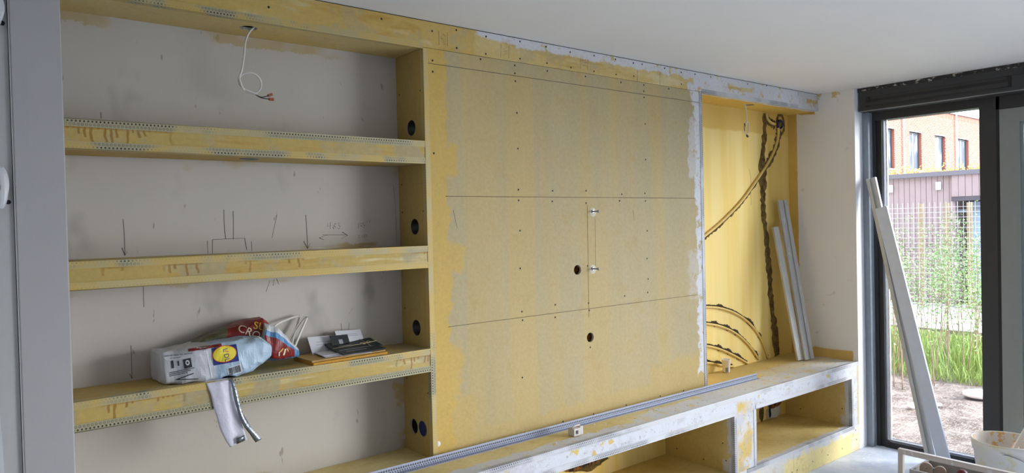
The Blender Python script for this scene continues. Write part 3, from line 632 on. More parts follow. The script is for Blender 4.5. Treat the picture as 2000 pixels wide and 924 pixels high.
for x, z in DATA['holes']:
    MB().lathe([(.0258,.0122),(.0258,.11),(.0,.11)], (x,0,z), 'y', 24).build('hole_back', 'brick_hole', tv)
    MB().tube([(x-.012,.06,z+.012),(x+.004,.05,z-.006),(x+.014,.04,z-.017)], .004, 6).build('cable_end', 'wire_dark', tv)
M['dab'] = plain('thin_filler_dab', (206,198,180), .8)
MB().lathe([(.013,.0),(.010,-.002),(.0,-.0024)], (XS+.028,0,.70), 'y', 9).build('filler_dab', 'filler', tv)
for x, z in DATA['bolts']:
    MB().lathe([(.025,.0),(.020,-.0010),(.0,-.0012)], (x+.004,0,z-.004), 'y', 11).build('filler_dab', 'dab', tv)
    b_ = MB().tube([(x,-.001,z),(x,-.048,z)], .0042, 10).lathe([(.0,-.050),(.0065,-.050),(.0075,-.046),(.0065,-.041),(.004,-.041)], (x,0,z), 'y', 10).build('threaded_bolt', 'steel', tv)
    MB().lathe([(.009,-.002),(.009,-.008),(.004,-.008)], (x,0,z), 'y', 6, smooth=False).build('nut', 'steel', b_)
scm = disc_mesh('screw', .0050, 'screw')
for x, z in DATA['screws']:
    o = bpy.data.objects.new('screw', scm); o.location = (x, -.0004, z); child(o, hd if z > ZH+.02 else tv)
for k, pl in enumerate(DATA['panel_pen']):
    ribbon([(x, -.0004, z) for x, z in pl], .0024 if k == 0 else .0020, Vector((.7,0,.7)), .0006).build('pencil_mark', 'joint' if k == 0 else 'pencil_light', tv)
bead(tv, (XP,0,ZB+.002), (XP,0,ZH-.001), (-1,0,0), (0,1,0), 'bead_white')

# ================================================================== BENCH
bn = thing('built_in_bench', 'long low built-in bench with open compartments and white-filled front edges', 'bench', (2.7, 0, 0))
X0, X1 = XL+.001, XR-.001
MB().box(X0, X1, -B, D-.001, ZB-.0125, ZB-.0003).build('bench_top', 'bench_top', bn)
MB().box(X0, X1, -B, -B+.0125, ZO, ZB-.0127).build('fascia_board', 'fascia', bn)
MB().box(X0, X1, -B+.0127, D-.001, ZO, ZO+.0125).build('compartment_ceiling', 'bench_floor', bn)
MB().box(X1R, X2L, -B, -B+.0125, ZF, ZO-.0002).build('divider_front', 'fascia', bn)
MB().box(X1R, X1R+.0125, -B+.0127, D-.001, ZF, ZO-.0002).build('divider_side', 'bench_in', bn); MB().box(X2L-.0125, X2L, -B+.0127, D-.001, ZF, ZO-.0002).build('divider_side', 'bench_in', bn)
MB().box(X2R, X1, -B, -B+.0125, ZF, ZO-.0002).build('end_front', 'fascia', bn); MB().box(X2R, X2R+.0125, -B+.0127, D-.001, ZF, ZO-.0002).build('end_side', 'bench_in', bn)
MB().box(X0, X1, -B, D-.001, ZF-.0125, ZF-.0003).build('compartment_floor', 'bench_floor', bn)
MB().box(X0, 4.26, -B, -B+.0125, .002, ZF-.0127).build('plinth_board', 'plinth', bn); MB().box(4.262, X1, -B, -B+.0125, .002, ZF-.0127).build('plinth_board', 'plinth', bn)
MB().box(1.2, 1.2125, -B+.0127, D-.001, ZF, ZO-.0002).build('divider_side', 'bench_in', bn); MB().box(X0, 1.2125, -B, -B+.0125, ZF, ZO-.0002).build('end_front', 'fascia', bn)
bead(bn, (X0,-B,ZB), (X1,-B,ZB), (0,0,-1), (0,1,0), 'bead_white')
bead(bn, (1.22,-B,ZO), (X1R,-B,ZO), (0,0,1), (0,1,0), 'bead_white'); bead(bn, (X2L,-B,ZO), (X2R,-B,ZO), (0,0,1), (0,1,0), 'bead_white')
bead(bn, (X1R,-B,ZF), (X1R,-B,ZO), (1,0,0), (0,1,0), 'bead_white'); bead(bn, (X2L,-B,ZF), (X2L,-B,ZO), (-1,0,0), (0,1,0), 'bead_white')
bead(bn, (X2R,-B,ZF), (X2R,-B,ZO), (1,0,0), (0,1,0), 'bead_white'); bead(bn, (X2L-.1,-B,ZF), (X2R+.03,-B,ZF), (0,0,-1), (0,1,0), 'bead_white')
scb = disc_mesh('screw', .0045, 'screw')
for x, z in ((3.95,.06),(4.15,.06),(4.24,.05),(4.3,.05),(4.5,.06),(4.7,.06),(4.9,.06),(5.1,.15),(5.11,.08)):
    o = bpy.data.objects.new('screw', scb); o.location = (x, -B-.0004, z); child(o, bn)
for y, z, x in ((-.05,.22,X1R),(.15,.24,X1R),(.12,.24,X2R),(-.2,.30,X2R),(-.19,.35,X1R),(-.21,.25,X1R)):
    o = bpy.data.objects.new('screw', scb); o.rotation_euler = (0,0,-PI/2); o.location = (x-.0004, y, z); child(o, bn)
# crumbs of filler lying on the bench and in the compartments
rnd = random.Random(5); mb = MB()
for i in range(150):
    if i < 90: x, y, z = rnd.uniform(2.0,5.1), rnd.uniform(-.24,-.09), ZB
    elif i < 120: x, y, z = rnd.uniform(4.0,5.1), rnd.uniform(-.1,.2), ZB
    else: x, y, z = rnd.uniform(3.9,5.0), rnd.uniform(-.24,.2), ZF
    s_ = rnd.uniform(.001,.0034); a = rnd.uniform(0,PI)
    mb.obox((x,y,z+s_*.3), (s_*math.cos(a)*1.6,s_*math.sin(a)*1.6,0), (-s_*math.sin(a),s_*math.cos(a),0), (0,0,s_*.35))
o = mb.build('filler_crumbs', 'filler', bn); o['kind'] = 'stuff'

# ================================================================== WINDOW AND DOOR (right)
FX = 5.335
wi = thing('window_1', 'tall fixed window pane in a dark frame beside the niche wall', '', (5.38, -.73, 0)); del wi['category']; wi['kind'] = 'structure'
MB().box(5.27, FX, -.315, -B-.001, 0, 2.43).build('side_lining', plain('frame_blue_reflection', (140,148,158), .5, var=.15), wi)  # pale blue reflection put into the lining's grey
MB().box(FX, 5.44, -.338, -B-.001, 0, 2.6-.001).build('frame', 'frame_dark', wi)
MB().box(FX+.012, 5.44, -.374, -.338, 0, 2.45).build('frame', 'frame_black', wi)
MB().box(FX, 5.44, -1.095, -1.0, 0, 2.45).build('mullion', 'frame_dark', wi)
MB().box(FX+.004, 5.44, -1.0, -.374, 0, .046).build('frame', 'frame_black', wi); MB().box(FX, 5.44, -1.0, -.338, 2.374, 2.45).build('frame', 'frame_dark', wi)
gp = MB().box(5.372, 5.380, -1.0, -.374, .046, 2.374).build('pane', 'glass', wi)
MB().box(5.364, 5.372, -.382, -.374, .056, 2.374).box(5.364, 5.372, -1.0, -.374, .046, .056).build('glazing_spacer', 'spacer', wi)
MB().box(5.380, 5.395, -.398, -.388, .056, 2.374).build('glazing_spacer', 'spacer', wi)
vb = MB().box(5.205, FX-.001, -5.29, -.284, 2.43, 2.574).build('vent_box', 'frame_dark', wi)
MB().box(5.198, FX-.001, -5.29, -.278, 2.574, 2.599).build('top_strip', 'stained', wi)
MB().box(5.196, 5.205, -5.29, -.284, 2.434, 2.452).build('vent_lip', 'frame_dark', vb); MB().box(5.195, 5.205, -5.29, -.284, 2.430, 2.4338).build('vent_edge_highlight', plain('pale_edge_highlight', (150,152,156), .4), vb); MB().box(5.199, 5.205, -1.28, -.335, 2.530, 2.574).box(5.200, 5.205, -1.205, -.335, 2.468, 2.492).build('vent_lip', 'frame_dark', vb)  # pale strip paints a highlight along the lower edge of the box
MB().box(5.203, 5.2045, -1.205, -.335, 2.492, 2.512).build('vent_slot', 'frame_black', vb)
for y in (-.345, -1.205):
    MB().box(5.2025, 5.2045, y-.016, y+.012, 2.462, 2.54).build('vent_end', 'frame_black', vb)
    for k in range(4): MB().box(5.200, 5.2025, y-.012, y+.008, 2.468+k*.018, 2.472+k*.018).build('vent_clip', 'black_plastic', vb)
# door leaf right of the mullion
dr = thing('door_1', 'grey garden door leaf at the right edge of the view', '', (5.38, -1.6, 0)); del dr['category']; dr['kind'] = 'structure'
MB().box(FX-.004, 5.44, -1.225, -1.115, .03, 2.345).build('stile', 'sash', dr); MB().box(FX-.004, 5.44, -2.20, -2.09, .03, 2.345).build('stile', 'sash', dr)
MB().box(FX-.004, 5.44, -2.09, -1.225, 2.255, 2.345).build('rail', 'sash', dr); MB().box(FX-.004, 5.44, -2.09, -1.225, .03, .14).build('rail', 'sash', dr)
MB().box(FX+.010, 5.43, -1.243, -1.225, .14, 2.255).box(FX+.010, 5.43, -2.09, -1.243, 2.237, 2.255).build('glazing_bead', 'sash', dr)
MB().box(FX+.03, 5.42, -1.249, -1.243, .14, 2.237).build('gasket', 'frame_black', dr)
MB().box(5.378, 5.386, -2.09, -1.249, .14, 2.237).build('pane', 'glass', dr)
w2 = thing('window_2', 'fixed pane beyond the garden door', '', (5.38,-2.8,0)); del w2['category']; w2['kind'] = 'structure'
MB().box(FX, 5.44, -1.115, -1.095, 0, 2.45).box(FX+.02, 5.44, -5.30, -1.115, 0, .03).build('frame', 'frame_black', w2); MB().box(FX, 5.44, -5.30, -1.095, 2.347, 2.45).build('frame', 'frame_dark', w2)
MB().box(FX, 5.44, -2.30, -2.205, .03, 2.345).build('mullion', 'frame_dark', w2); MB().box(FX, 5.44, -5.30, -5.22, .03, 2.345).build('frame', 'frame_dark', w2)
MB().box(5.378, 5.386, -5.22, -2.30, .03, 2.345).build('pane', 'glass', w2)

# ================================================================== THINGS ON THE SHELF
def cable(name, label, pts, y, r, wires):
    t = thing(name, label, 'cable', (pts[0][0], y, pts[0][1]), 'loose lamp cables')
    P = []
    for i, (x, z) in enumerate(pts): P.append((x, y+.012*math.sin(i*.9)*(1 if i > 5 else 0), z))
    MB().tube(catmull([(pts[0][0], y, ZH+.07)]+P, 5), r, 8).build('sheath', 'cable_white', t)
    for wp, mat, cl in wires:
        MB().tube(catmull([(x, y, z) for x, z in wp], 4), r*.5, 6).build('wire', mat, t)
        if cl:
            e = Vector((wp[-1][0], y, wp[-1][1])); p = Vector((wp[-2][0], y, wp[-2][1])); d_ = (e-p).normalized()
            bevel(MB().obox(e+d_*.006, d_*.010, (0,.006,0), d_.cross(Vector((0,1,0)))*.0055).build('connector', cl, t), .002)
    return t
cable('lamp_cable', 'white cable looping down from the hole above the top shelf', DATA['cable'], .115, .0042, [(DATA['cable_wire1'],'wire_dark','orange_clip'),(DATA['cable_wire2'],'wire_dark','red_clip')])
cable('lamp_cable', 'short white cable hanging from the ceiling of the yellow niche', DATA['cable2'], .12, .0045, [([(4.394,2.32),(4.383,2.345),(4.380,2.31),(4.386,2.28)],'wire_dark',None),([(4.40,2.276),(4.405,2.266),(4.41,2.262)],'wire_dark','black_plastic')])

def bag_mat(name, rgb, v=.08):
    g = G(name); c = g.dim(srgb(*rgb), g.n(30,4,.7)*2*v+1-v); g.bump(g.n(45,4,.7)+g.n(14,3)*1.5,.45,.004); return g.done(c,.42,0,.5)
M['bag_white'] = bag_mat('bag_white_film', (196,198,202)); M['bag_blue'] = bag_mat('bag_light_blue_film', (168,190,208)); M['bag_mid'] = bag_mat('bag_mid_blue_film', (74,128,172))
M['bag_red'] = bag_mat('bag_dark_red_film', (128,36,34), .2); M['bag_olive'] = bag_mat('bag_olive_print', (92,92,66), .35); M['handle'] = bag_mat('bag_handle_film', (214,210,200))
for k, c in dict(pr_blue=(26,42,118), pr_yellow=(232,212,58), pr_red=(206,52,44), pr_black=(46,48,54), pr_cream=(232,214,186), pr_gold=(212,178,60), pr_white=(225,226,230)).items(): M[k] = plain('print_'+k[3:], c, .5, var=.04)
bag = thing('shopping_bag', 'crumpled blue and white plastic shopping bag lying on the lowest shelf', 'bag', (.84, .11, Z4T))
def lerp_st(st, t):
    t *= len(st)-1; i = min(int(t), len(st)-2); f = t-i; f = f*f*(3-2*f)*.5+f*.5
    return [a+(b-a)*f for a, b in zip(st[i], st[i+1])]
def loft(mb, st, nu, nv, ex, amp, seed, mi, fr):
    def fn(u, v):
        x, y0, y1, z0, z1, sk = lerp_st(st, u); a = 2*PI*v; c, s = math.cos(a), math.sin(a)
        cx = math.copysign(abs(c)**(2/ex), c); cz = math.copysign(abs(s)**(2/ex), s)
        p = Vector((x+sk*cz, (y0+y1)/2+cx*(y1-y0)/2, (z0+z1)/2+cz*(z1-z0)/2))
        q = p*fr+Vector((seed,seed*2,0)); n = mnoise.noise(q)+.6*(1-2*abs(mnoise.noise(q*2.1)))
        d = Vector((mnoise.noise(q*1.3+Vector((9,0,0)))*.6, cx*n, cz*n))*amp*(1 if z1-z0 > .02 else .3)
        p += d; p.z = max(p.z, Z4T+.0015); p.y = min(p.y, D-.003); return p
    V = mb.grid(fn, nu, nv, mi, False, closed=True)
    mb.bm.faces.new(V[0]); mb.bm.faces.new(V[-1][::-1])
bm_ = MB()
loft(bm_, [(.618,.075,.2,Z4T+.012,1.236,0),(.628,.05,.215,Z4T+.002,1.248,-.004),(.70,.025,.22,Z4T+.001,1.254,0),(.79,.006,.222,Z4T+.001,1.260,0),(.87,.002,.222,Z4T+.004,1.264,0),(.93,.004,.22,Z4T+.012,1.266,0),(.968,.012,.21,Z4T+.036,1.262,0),(1.004,.035,.19,Z4T+.056,1.228,0),(1.014,.06,.17,Z4T+.066,1.212,0)], 60, 56, 6, .010, 1, lambda u, v: 1 if u > .36 else 0, 9)
loft(bm_, [(.70,.16,.222,1.225,1.244,0),(.79,.13,.23,1.246,1.274,0),(.88,.12,.235,1.262,1.300,.01),(.945,.10,.235,1.250,1.322,.01),(1.0,.09,.235,1.235,1.330,.01),(1.03,.10,.22,1.232,1.312,.0)], 34, 36, 3, .009, 4, lambda u, v: 3 if u < .36 else 2, 11)
loft(bm_, [(.985,.055,.205,1.198,1.312,.02),(1.03,.05,.20,1.172,1.296,.02),(1.08,.07,.19,1.158,1.255,.01),(1.125,.10,.18,1.155,1.215,0),(1.156,.125,.165,1.158,1.186,0)], 28, 40, 3.2, .009, 7, lambda u, v: 0 if v < .405 else (4 if v < .455 or (u > .8 and v < .7) else (2 if v < .62 else 4)), 13)
body = bm_.build('bag_body', ['bag_white','bag_blue','bag_red','bag_olive','bag_mid'], bag)
bvh = BVHTree.FromPolygons([v.co for v in body.data.vertices], [p.vertices for p in body.data.polygons])
dF = Vector((.12,1,-.12)).normalized(); AX = Vector((.995,0,.02)); AZ = Vector((-.04,0,1))
def dec(name, polys, mat, x, z, lift, rot=0, tilt=0):
    c, s = math.cos(rot), math.sin(rot)
    return decal(name, polys, mat, body, (x, .05, z), AX*c+AZ*s, AZ*c-AX*s, dF, bvh, lift)
dec('blue_panel_edge', rect2(.004,.115,2,14), 'pr_white', .772, 1.198, .0012, .12)
dec('logo_square', rect2(.090,.064,10,10), 'pr_blue', .830, 1.219, .0018, .04)
dec('logo_ring', ell2(.0435,.0315,28,3), 'pr_red', .827, 1.2225, .0026, .04)
dec('logo_disc', ell2(.0412,.0292,28,4), 'pr_yellow', .827, 1.2225, .0034, .04)
dec('logo_letters', text_mesh('L DL', .0250), 'pr_blue', .832, 1.2175, .0044, -PI/2+.1)
dec('logo_letter', text_mesh('I', .022), 'pr_red', .834, 1.2315, .0050, -PI/2-.5)
dec('red_print', rect2(.115,.010,12,3), 'bag_red', .762, 1.254, .0018, .03)
bars = []; x = -.022; rb = random.Random(3)
while x < .022: wv = rb.choice((.0009,.0014,.002)); bars += rect2(wv,.026,1,3,x,0); x += wv+rb.choice((.0009,.0013))
dec('barcode_ground', rect2(.052,.032,6,5), 'pr_white', .862, 1.158, .0016, .16); dec('barcode', bars, 'pr_black', .862, 1.158, .0024, .16)
dec('print_line', text_mesh('Gebruik deze tas opnieuw', .0088), 'pr_black', .672, 1.240, .002, -.02)
dec('print_line', text_mesh('en opnieuw', .0075), 'pr_black', .662, 1.230, .002, -.02)
dec('print_icon', rect2(.026,.034,4,5), 'pr_black', .700, 1.205, .002, .1); dec('print_icon_mark', ell2(.007,.010,10,1,.45), 'pr_white', .700, 1.207, .0028, .1)
dec('print_icon', rect2(.008,.028,2,4)+rect2(.005,.018,2,3,.019), 'pr_black', .652, 1.207, .002, .05)
for k in range(3): dec('print_line', rect2(.082-.012*k,.0022,10,1), 'pr_black', .682-.006*k, 1.182-.0065*k, .002, .08)
dec('print_line', rect2(.06,.003,8,1), 'pr_black', .69, 1.158, .002, .25); dec('print_line', rect2(.07,.003,8,1), 'pr_black', .70, 1.147, .002, -.12)
dec('print_letters', text_mesh('CRO', .042), 'pr_cream', .940, 1.290, .003, -.55)
dec('print_letters', text_mesh('SU', .042), 'pr_gold', .980, 1.308, .003, -.35)
for k, (x, z, r) in enumerate(((1.055,1.205,.010),(1.07,1.196,.012),(1.045,1.192,.008),(1.085,1.203,.007))): dec('print_spot', rect2(r*2.2,r*.55,4,2), ('pr_gold','pr_cream','pr_white','pr_gold')[k], x, z, .003, .6+k*.5)
def hw(P): return [((P[min(i+1,len(P)-1)]-P[max(i-1,0)]).normalized().cross(Vector((0,1,.2)))+Vector((.02,.35,.02))).normalized() for i in range(len(P))]
h1 = [(1.145,.155,1.172),(1.155,.17,1.19),(1.19,.19,1.245),(1.222,.20,1.298),(1.228,.203,1.306),(1.216,.207,1.306),(1.185,.21,1.270),(1.15,.205,1.22),(1.13,.19,1.19)]
ribbon(catmull(h1,5), .010, hw(catmull(h1,5)), .0016).build('handle', 'handle', bag)
h2 = [(1.06,.19,1.245),(1.09,.205,1.285),(1.14,.215,1.303),(1.19,.220,1.313),(1.198,.220,1.309),(1.185,.216,1.27),(1.165,.205,1.225),(1.15,.185,1.185)]
ribbon(catmull(h2,5), .009, hw(catmull(h2,5)), .0016).build('handle', 'handle', bag)

# torn wrapper hanging over the shelf edge
M['film'] = bag_mat('white_wrapper_film', (212,210,222), .05); M['silver'] = (lambda g: (g.bump(g.n(60,3),.6,.004), g.done(srgb(128,134,140), .25, .8))[1])(G('silver_wrapper_lining'))
wr_ = thing('plastic_wrapper', 'torn white and silver plastic wrapper hanging over the lowest shelf edge under the bag', 'wrapper', (.80, .02, Z4T))
def wf(u, v):
    P = [(.775,.045,Z4T+.003,.08),(.790,.006,Z4T+.004,.082),(.795,-.006,Z4T-.004,.082),(.806,-.008,1.085,.078),(.816,-.010,1.03,.078),(.828,-.012,.97,.076),(.843,-.012,.925,.074),(.856,-.012,.893,.062)]
    x, y, z, wd = lerp_st(P, u); q = Vector((u*5, v*4, 1)); s = v-.5
    return Vector((x+s*wd+.004*mnoise.noise(q), y-.006*max(0,u-.3)-.003*math.sin(s*7+u*4)*min(1,u*2.5)-.004*abs(mnoise.noise(q*2)), z+.02*s*max(0,u-.3)+(.002*mnoise.noise(q*3))))
mb = MB(); mb.grid(wf, 36, 12); o = mb.build('white_film', 'film', wr_); o.modifiers.new('solidify', 'SOLIDIFY').thickness = .0006
sv = [(.828,.012,Z4T+.005),(.840,-.006,Z4T-.002),(.846,-.016,1.10),(.854,-.022,1.05),(.866,-.024,1.0),(.886,-.022,.955),(.908,-.020,.92),(.930,-.018,.888)]
P = catmull(sv,5); ribbon(P, [.011+.012*i/len(P)+.002*math.sin(i*.6) for i in range(len(P))], [Vector((.9,.12*math.sin(i*.35),.35)) for i in range(len(P))], .001).build('silver_strip', 'silver', wr_)
ribbon([(.846,-.026,.905),(.876,-.026,.912)], .022, Vector((0,0,1)), .0008).build('silver_corner', 'silver', wr_)

# post on the shelf
M['kraft'] = plain('kraft_paper', (186,152,92), .8); M['kraft_gold'] = plain('golden_card', (206,150,44), .7); M['paper'] = plain('white_paper', (206,206,214), .8, var=.03); M['black_card'] = plain('dark_green_black_card', (30,36,38), .5); M['twine'] = plain('pale_twine', (190,176,140), .9); M['print_grey'] = plain('print_grey', (150,150,160), .8)
def slab(name, label, cat, c, sx_, sy_, th, rz, rx=0, ry=0, mat='paper', group=None):
    R = Matrix.Rotation(rz,3,'Z') @ Matrix.Rotation(rx,3,'X') @ Matrix.Rotation(ry,3,'Y'); t = thing(name, label, cat, c, group)
    b_ = MB().obox(Vector(c)+R@Vector((0,0,th/2)), R@Vector((sx_/2,0,0)), R@Vector((0,sy_/2,0)), R@Vector((0,0,th/2))).build('sheet' if th < .003 else 'body', mat, t)
    return t, R
e1,_ = slab('card_folder', 'golden card folder flat on the lowest shelf under the post', 'folder', (1.335,.112,Z4T+.001), .345, .185, .010, .05, mat='kraft_gold')
e2, R = slab('kraft_envelope', 'pale brown padded envelope lying on the golden folder', 'envelope', (1.335,.122,Z4T+.0115), .345, .170, .006, .06, mat='kraft')
for i in range(3):
    slab('letter', ('lowest white letter poking out left of the dark leaflets','middle white letter poking out left of the dark leaflets','top white letter poking out left of the dark leaflets')[i], 'letter', (1.345-.006*i,.088+.010*i,Z4T+.0185+.0028*i), .20, .10, .0022, -.16+.05*i, group='letters on the envelope')
l1, R = slab('leaflet', 'front dark leaflet with pale lines lying on the letters', 'leaflet', (1.405,.080,Z4T+.0275), .205, .10, .003, .07, .10, mat='black_card')
def onslab(t, R, th, polys_at):
    for a0, b0, w_, h_, mat in polys_at:
        c = Vector(t.location)+R@Vector((a0,b0,th+.0006)); MB().obox(c, R@Vector((w_/2,0,0)), R@Vector((0,h_/2,0)), R@Vector((0,0,.0004))).build('print', mat, t)
onslab(l1, R, .003, [(-.02,-.01,.10,.0018,'print_grey'),(0,.02,.17,.0018,'print_grey')])
l2, R = slab('leaflet', 'rear dark leaflet tied with pale twine, lying on the front leaflet', 'leaflet', (1.410,.145,Z4T+.038), .225, .105, .004, .05, .20, mat='black_card')
onslab(l2, R, .004, [(-.04,.0,.06,.003,'print_grey')])
q = lambda a,b: tuple(Vector(l2.location)+R@Vector((a,b,.0062)))
MB().tube([q(.055,-.052),q(.06,-.01),q(.055,.05)], .0012, 5).tube([q(-.11,-.02),q(.02,-.012),q(.112,.0)], .0012, 5).tube(catmull([q(.058,-.008),q(.075,.012),q(.082,-.004),q(.058,-.008),q(.035,.004),q(.04,-.018),q(.058,-.008)],4), .0012, 5).build('twine', 'twine', l2)
p1, R = slab('letter', 'white letter leaning on the wall left of the black card', 'letter', (1.300,.186,Z4T+.042), .15, .10, .0012, .06, 1.0, .10, group='letters leaning on the wall')
onslab(p1, R, .0012, [(0,.01,.09,.0016,'print_grey'),(0,.022,.08,.0016,'print_grey')])
p2, R = slab('letter', 'white letter leaning on the wall right of the black card', 'letter', (1.418,.186,Z4T+.054), .135, .10, .0012, .06, 1.0, .12, group='letters leaning on the wall')
onslab(p2, R, .0012, [(.01,.022,.07,.0016,'print_grey'),(0,.03,.08,.0016,'print_grey')])
p3, R = slab('card', 'small black card leaning between the two white letters', 'card', (1.362,.172,Z4T+.052), .092, .070, .0016, .06, 1.05, .12, mat='black_card')
onslab(p3, R, .0016, [(.002,.004,.020,.020,'print_grey')])

# ================================================================== THINGS ON THE BENCH
rl = thing('corner_bead_strip', 'long loose perforated metal corner bead lying along the bench', 'corner bead', (2.7, -.05, ZB))
bead(rl, (1.25,-.034,ZB+.0016), (4.19,-.064,ZB+.0016), (0,-1,0), (0,0,1), 'bead_rail', .029, 'perforated_leg')
cb = thing('plaster_box', 'small white plaster-splashed switch box on the bench beside the metal strip', 'box', (2.435,-.155,ZB))
M['splash'] = plain('splashed_white_plastic', (206,200,196), .6, var=.2, scale=60)
o = bevel(MB().plate([(-.032,.003),(.012,.003),(.012,.040),(-.032,.040)], [[(-.020,.012),(-.004,.012),(-.004,.030),(-.020,.030)]], .044, lambda a,b,h: (2.435+a, -.19+h, ZB+b)).build('housing', 'splash', cb), .002)
bevel(MB().box(2.448, 2.470, -.186, -.150, ZB+.001, ZB+.044).build('cover', 'splash', cb), .004); MB().box(2.414, 2.432, -.175, -.172, ZB+.011, ZB+.031).build('cavity', 'mortar_shade', cb)
MB().tube([(2.405,-.17,ZB+.042),(2.43,-.168,ZB+.047),(2.462,-.165,ZB+.046)], .004, 6).build('bracket', 'splash', cb)
cp = thing('paper_cup', 'white paper cup standing at the back of the bench in the yellow niche', 'cup', (4.20,.178,ZB))
M['cup'] = plain('white_cup_paper', (244,240,234), .6, var=.03)
MB().lathe([(.0,.003),(.0215,.003),(.022,.0),(.023,.004),(.030,.082),(.0325,.085),(.0325,.089),(.0295,.089),(.0225,.006),(.0,.006)], (4.20,.178,ZB+.0005), 'z', 28).build('cup_wall', 'cup', cp)
mb = MB(); mb.grid(lambda u,v: Vector((4.20,.178,ZB))+Vector((math.cos(-2.0-u*.75)*(.0240+v*.0028), math.sin(-2.0-u*.75)*(.0240+v*.0028), .006+v*.030)), 6, 3); mb.build('printed_mark', 'print_grey', cp)

def profile(name, label, cat, p0, p1, wdir, wd, th, sect, mat, group=None):
    """straight extrusion from p0 to p1; sect = list of boxes (w0,w1,t0,t1) over width and thickness"""
    p0, p1, wdir = map(Vector, (p0, p1, wdir)); L = (p1-p0); ld = L.normalized(); wv = (wdir-ld*wdir.dot(ld)).normalized(); tv_ = ld.cross(wv).normalized()
    t = thing(name, label, cat, p0, group)
    for nm, a0, a1, b0, b1, mt in sect:
        c = p0+L/2+wv*(a0+a1)/2*wd+tv_*(b0+b1)/2*th
        bevel(MB().obox(c, wv*(a1-a0)/2*wd, tv_*(b1-b0)/2*th, L/2).build(nm, mt or mat, t), .0015, 1)
    return t
# battens leaning in the niche
profile('metal_batten', 'narrow pale metal batten leaning in the yellow niche, left of the wider grey one', 'batten', (4.905,.035,ZB+.006), (4.868,.192,1.618), (1,-.25,0), .052, .018, [('web',-.5,.5,-.5,.5,None)], 'alu_white')
profile('metal_batten', 'taller grey channelled metal batten leaning in the right corner of the niche', 'batten', (4.968,.000,ZB+.008), (4.958,.186,1.818), (1,-.30,0), .088, .020, [('web',-.5,.5,-.1,.5,None),('flange',-.5,-.06,-.5,-.1,None),('flange',.12,.5,-.5,-.1,None)], 'alu_grey')
# straightedges leaning at the window
profile('straightedge', 'broad bluish aluminium straightedge leaning against the window frame, in front', 'straightedge', (5.150,-.842,.006), (5.220,-.422,1.742), (0,-1,0), .080, .022, [('face',-.5,.5,-.5,.5,None)], 'alu_blue')
profile('straightedge', 'longer grooved aluminium straightedge leaning behind the broad one', 'straightedge', (5.184,-.746,.012), (5.2555,-.338,1.955), (0,-1,0), .066, .026, [('web',-.5,.5,.0,.5,None),('flange',-.5,-.12,-.5,.0,'alu_white'),('flange',.2,.5,-.5,.0,None)], 'alu')

# ================================================================== BUILDER'S KIT ON THE FLOOR (lower right)
def bucket_m():
    g = G('bucket_plastic'); k = g.ss(g.n(9,4,.7),.56,.62); P = g.pos(); c = g.mix(k*.6, srgb(224,222,216), srgb(216,206,150)); return g.done(c,.5,0,.4)
def bucket_in():
    g = G('bucket_inside_residue'); k = g.ss(g.n(13,4,.7),.48,.56); c = g.mix(k, srgb(224,220,214), g.mix(g.n(20,3), srgb(210,160,92), srgb(230,194,132))); g.bump(k,.6,.004); return g.done(c,.6)
M['bucket'] = bucket_m(); M['bucket_in'] = bucket_in()
BC = (5.035,-1.228,0)
bk = thing('plaster_bucket', 'round white plastic bucket with orange plaster residue by the window', 'bucket', BC)
MB().lathe([(.0,.002),(.150,.002),(.154,.006),(.178,.235),(.186,.238),(.188,.27),(.190,.272),(.190,.302),(.186,.306),(.181,.302)], BC, 'z', 48).build('bucket_wall', 'bucket', bk)
MB().lathe([(.181,.302),(.176,.26),(.155,.05),(.10,.045),(.0,.045)], BC, 'z', 48).build('bucket_lining', 'bucket_in', bk)
P = [Vector(BC)+Vector((.192*math.cos(a), .192*math.sin(a), .262-.11*math.sin((a+3.0)*1.0)**2)) for a in [(-3.0+i*.157) for i in range(21)]]
MB().tube(P, .0024, 6).build('bail', 'steel', bk)
for a in (-3.0, .14): MB().lathe([(.011,0),(.011,.008),(.0,.009)], Vector(BC)+Vector((.186*math.cos(a),.186*math.sin(a),.262)), 'z', 10).build('bail_lug', 'bucket', bk)
sp_ = thing('plastic_spatula', 'white plastic spatula with a holed handle standing in the bucket', 'spatula', (5.02,-1.27,.06))
M['spat'] = plain('white_spatula_plastic', (226,222,216), .5, var=.04)
a0, a1 = Vector((4.99,-1.25,.16)), Vector((5.06,-1.345,.43)); dv = (a1-a0).normalized(); wv = Vector((.55,-.83,0)); wv = (wv-dv*wv.dot(dv)).normalized(); nv = dv.cross(wv)
L_ = (a1-a0).length
MB().plate([(-.022,0),(.022,0),(.024,L_*.5),(.018,L_*.92),(.008,L_),(-.008,L_),(-.018,L_*.92),(-.024,L_*.5)], [circ((0,L_*.60),.006,12), circ((0,L_*.42),.006,12)], .012, lambda a,b,h: a0+wv*a+dv*b+nv*h).build('handle', 'spat', sp_)
MB().plate([(-.06,-.11),(.06,-.11),(.06,-.01),(.022,0),(-.022,0),(-.06,-.01)], [], .004, lambda a,b,h: a0+wv*a+dv*b+nv*(h+.004)).build('blade', 'spat', sp_)
sg = thing('sponge', 'pinkish plaster sponge lying inside the bucket under the spatula', 'sponge', (5.075,-1.285,.19))
M['sponge'] = plain('pink_sponge', (214,184,168), .9, var=.2, bump=.5)
bevel(MB().obox((5.07,-1.29,.235), (.045,.0,.012), (0,.05,.01), (-.008,0,.03)).build('sponge_block', 'sponge', sg), .012, 3)
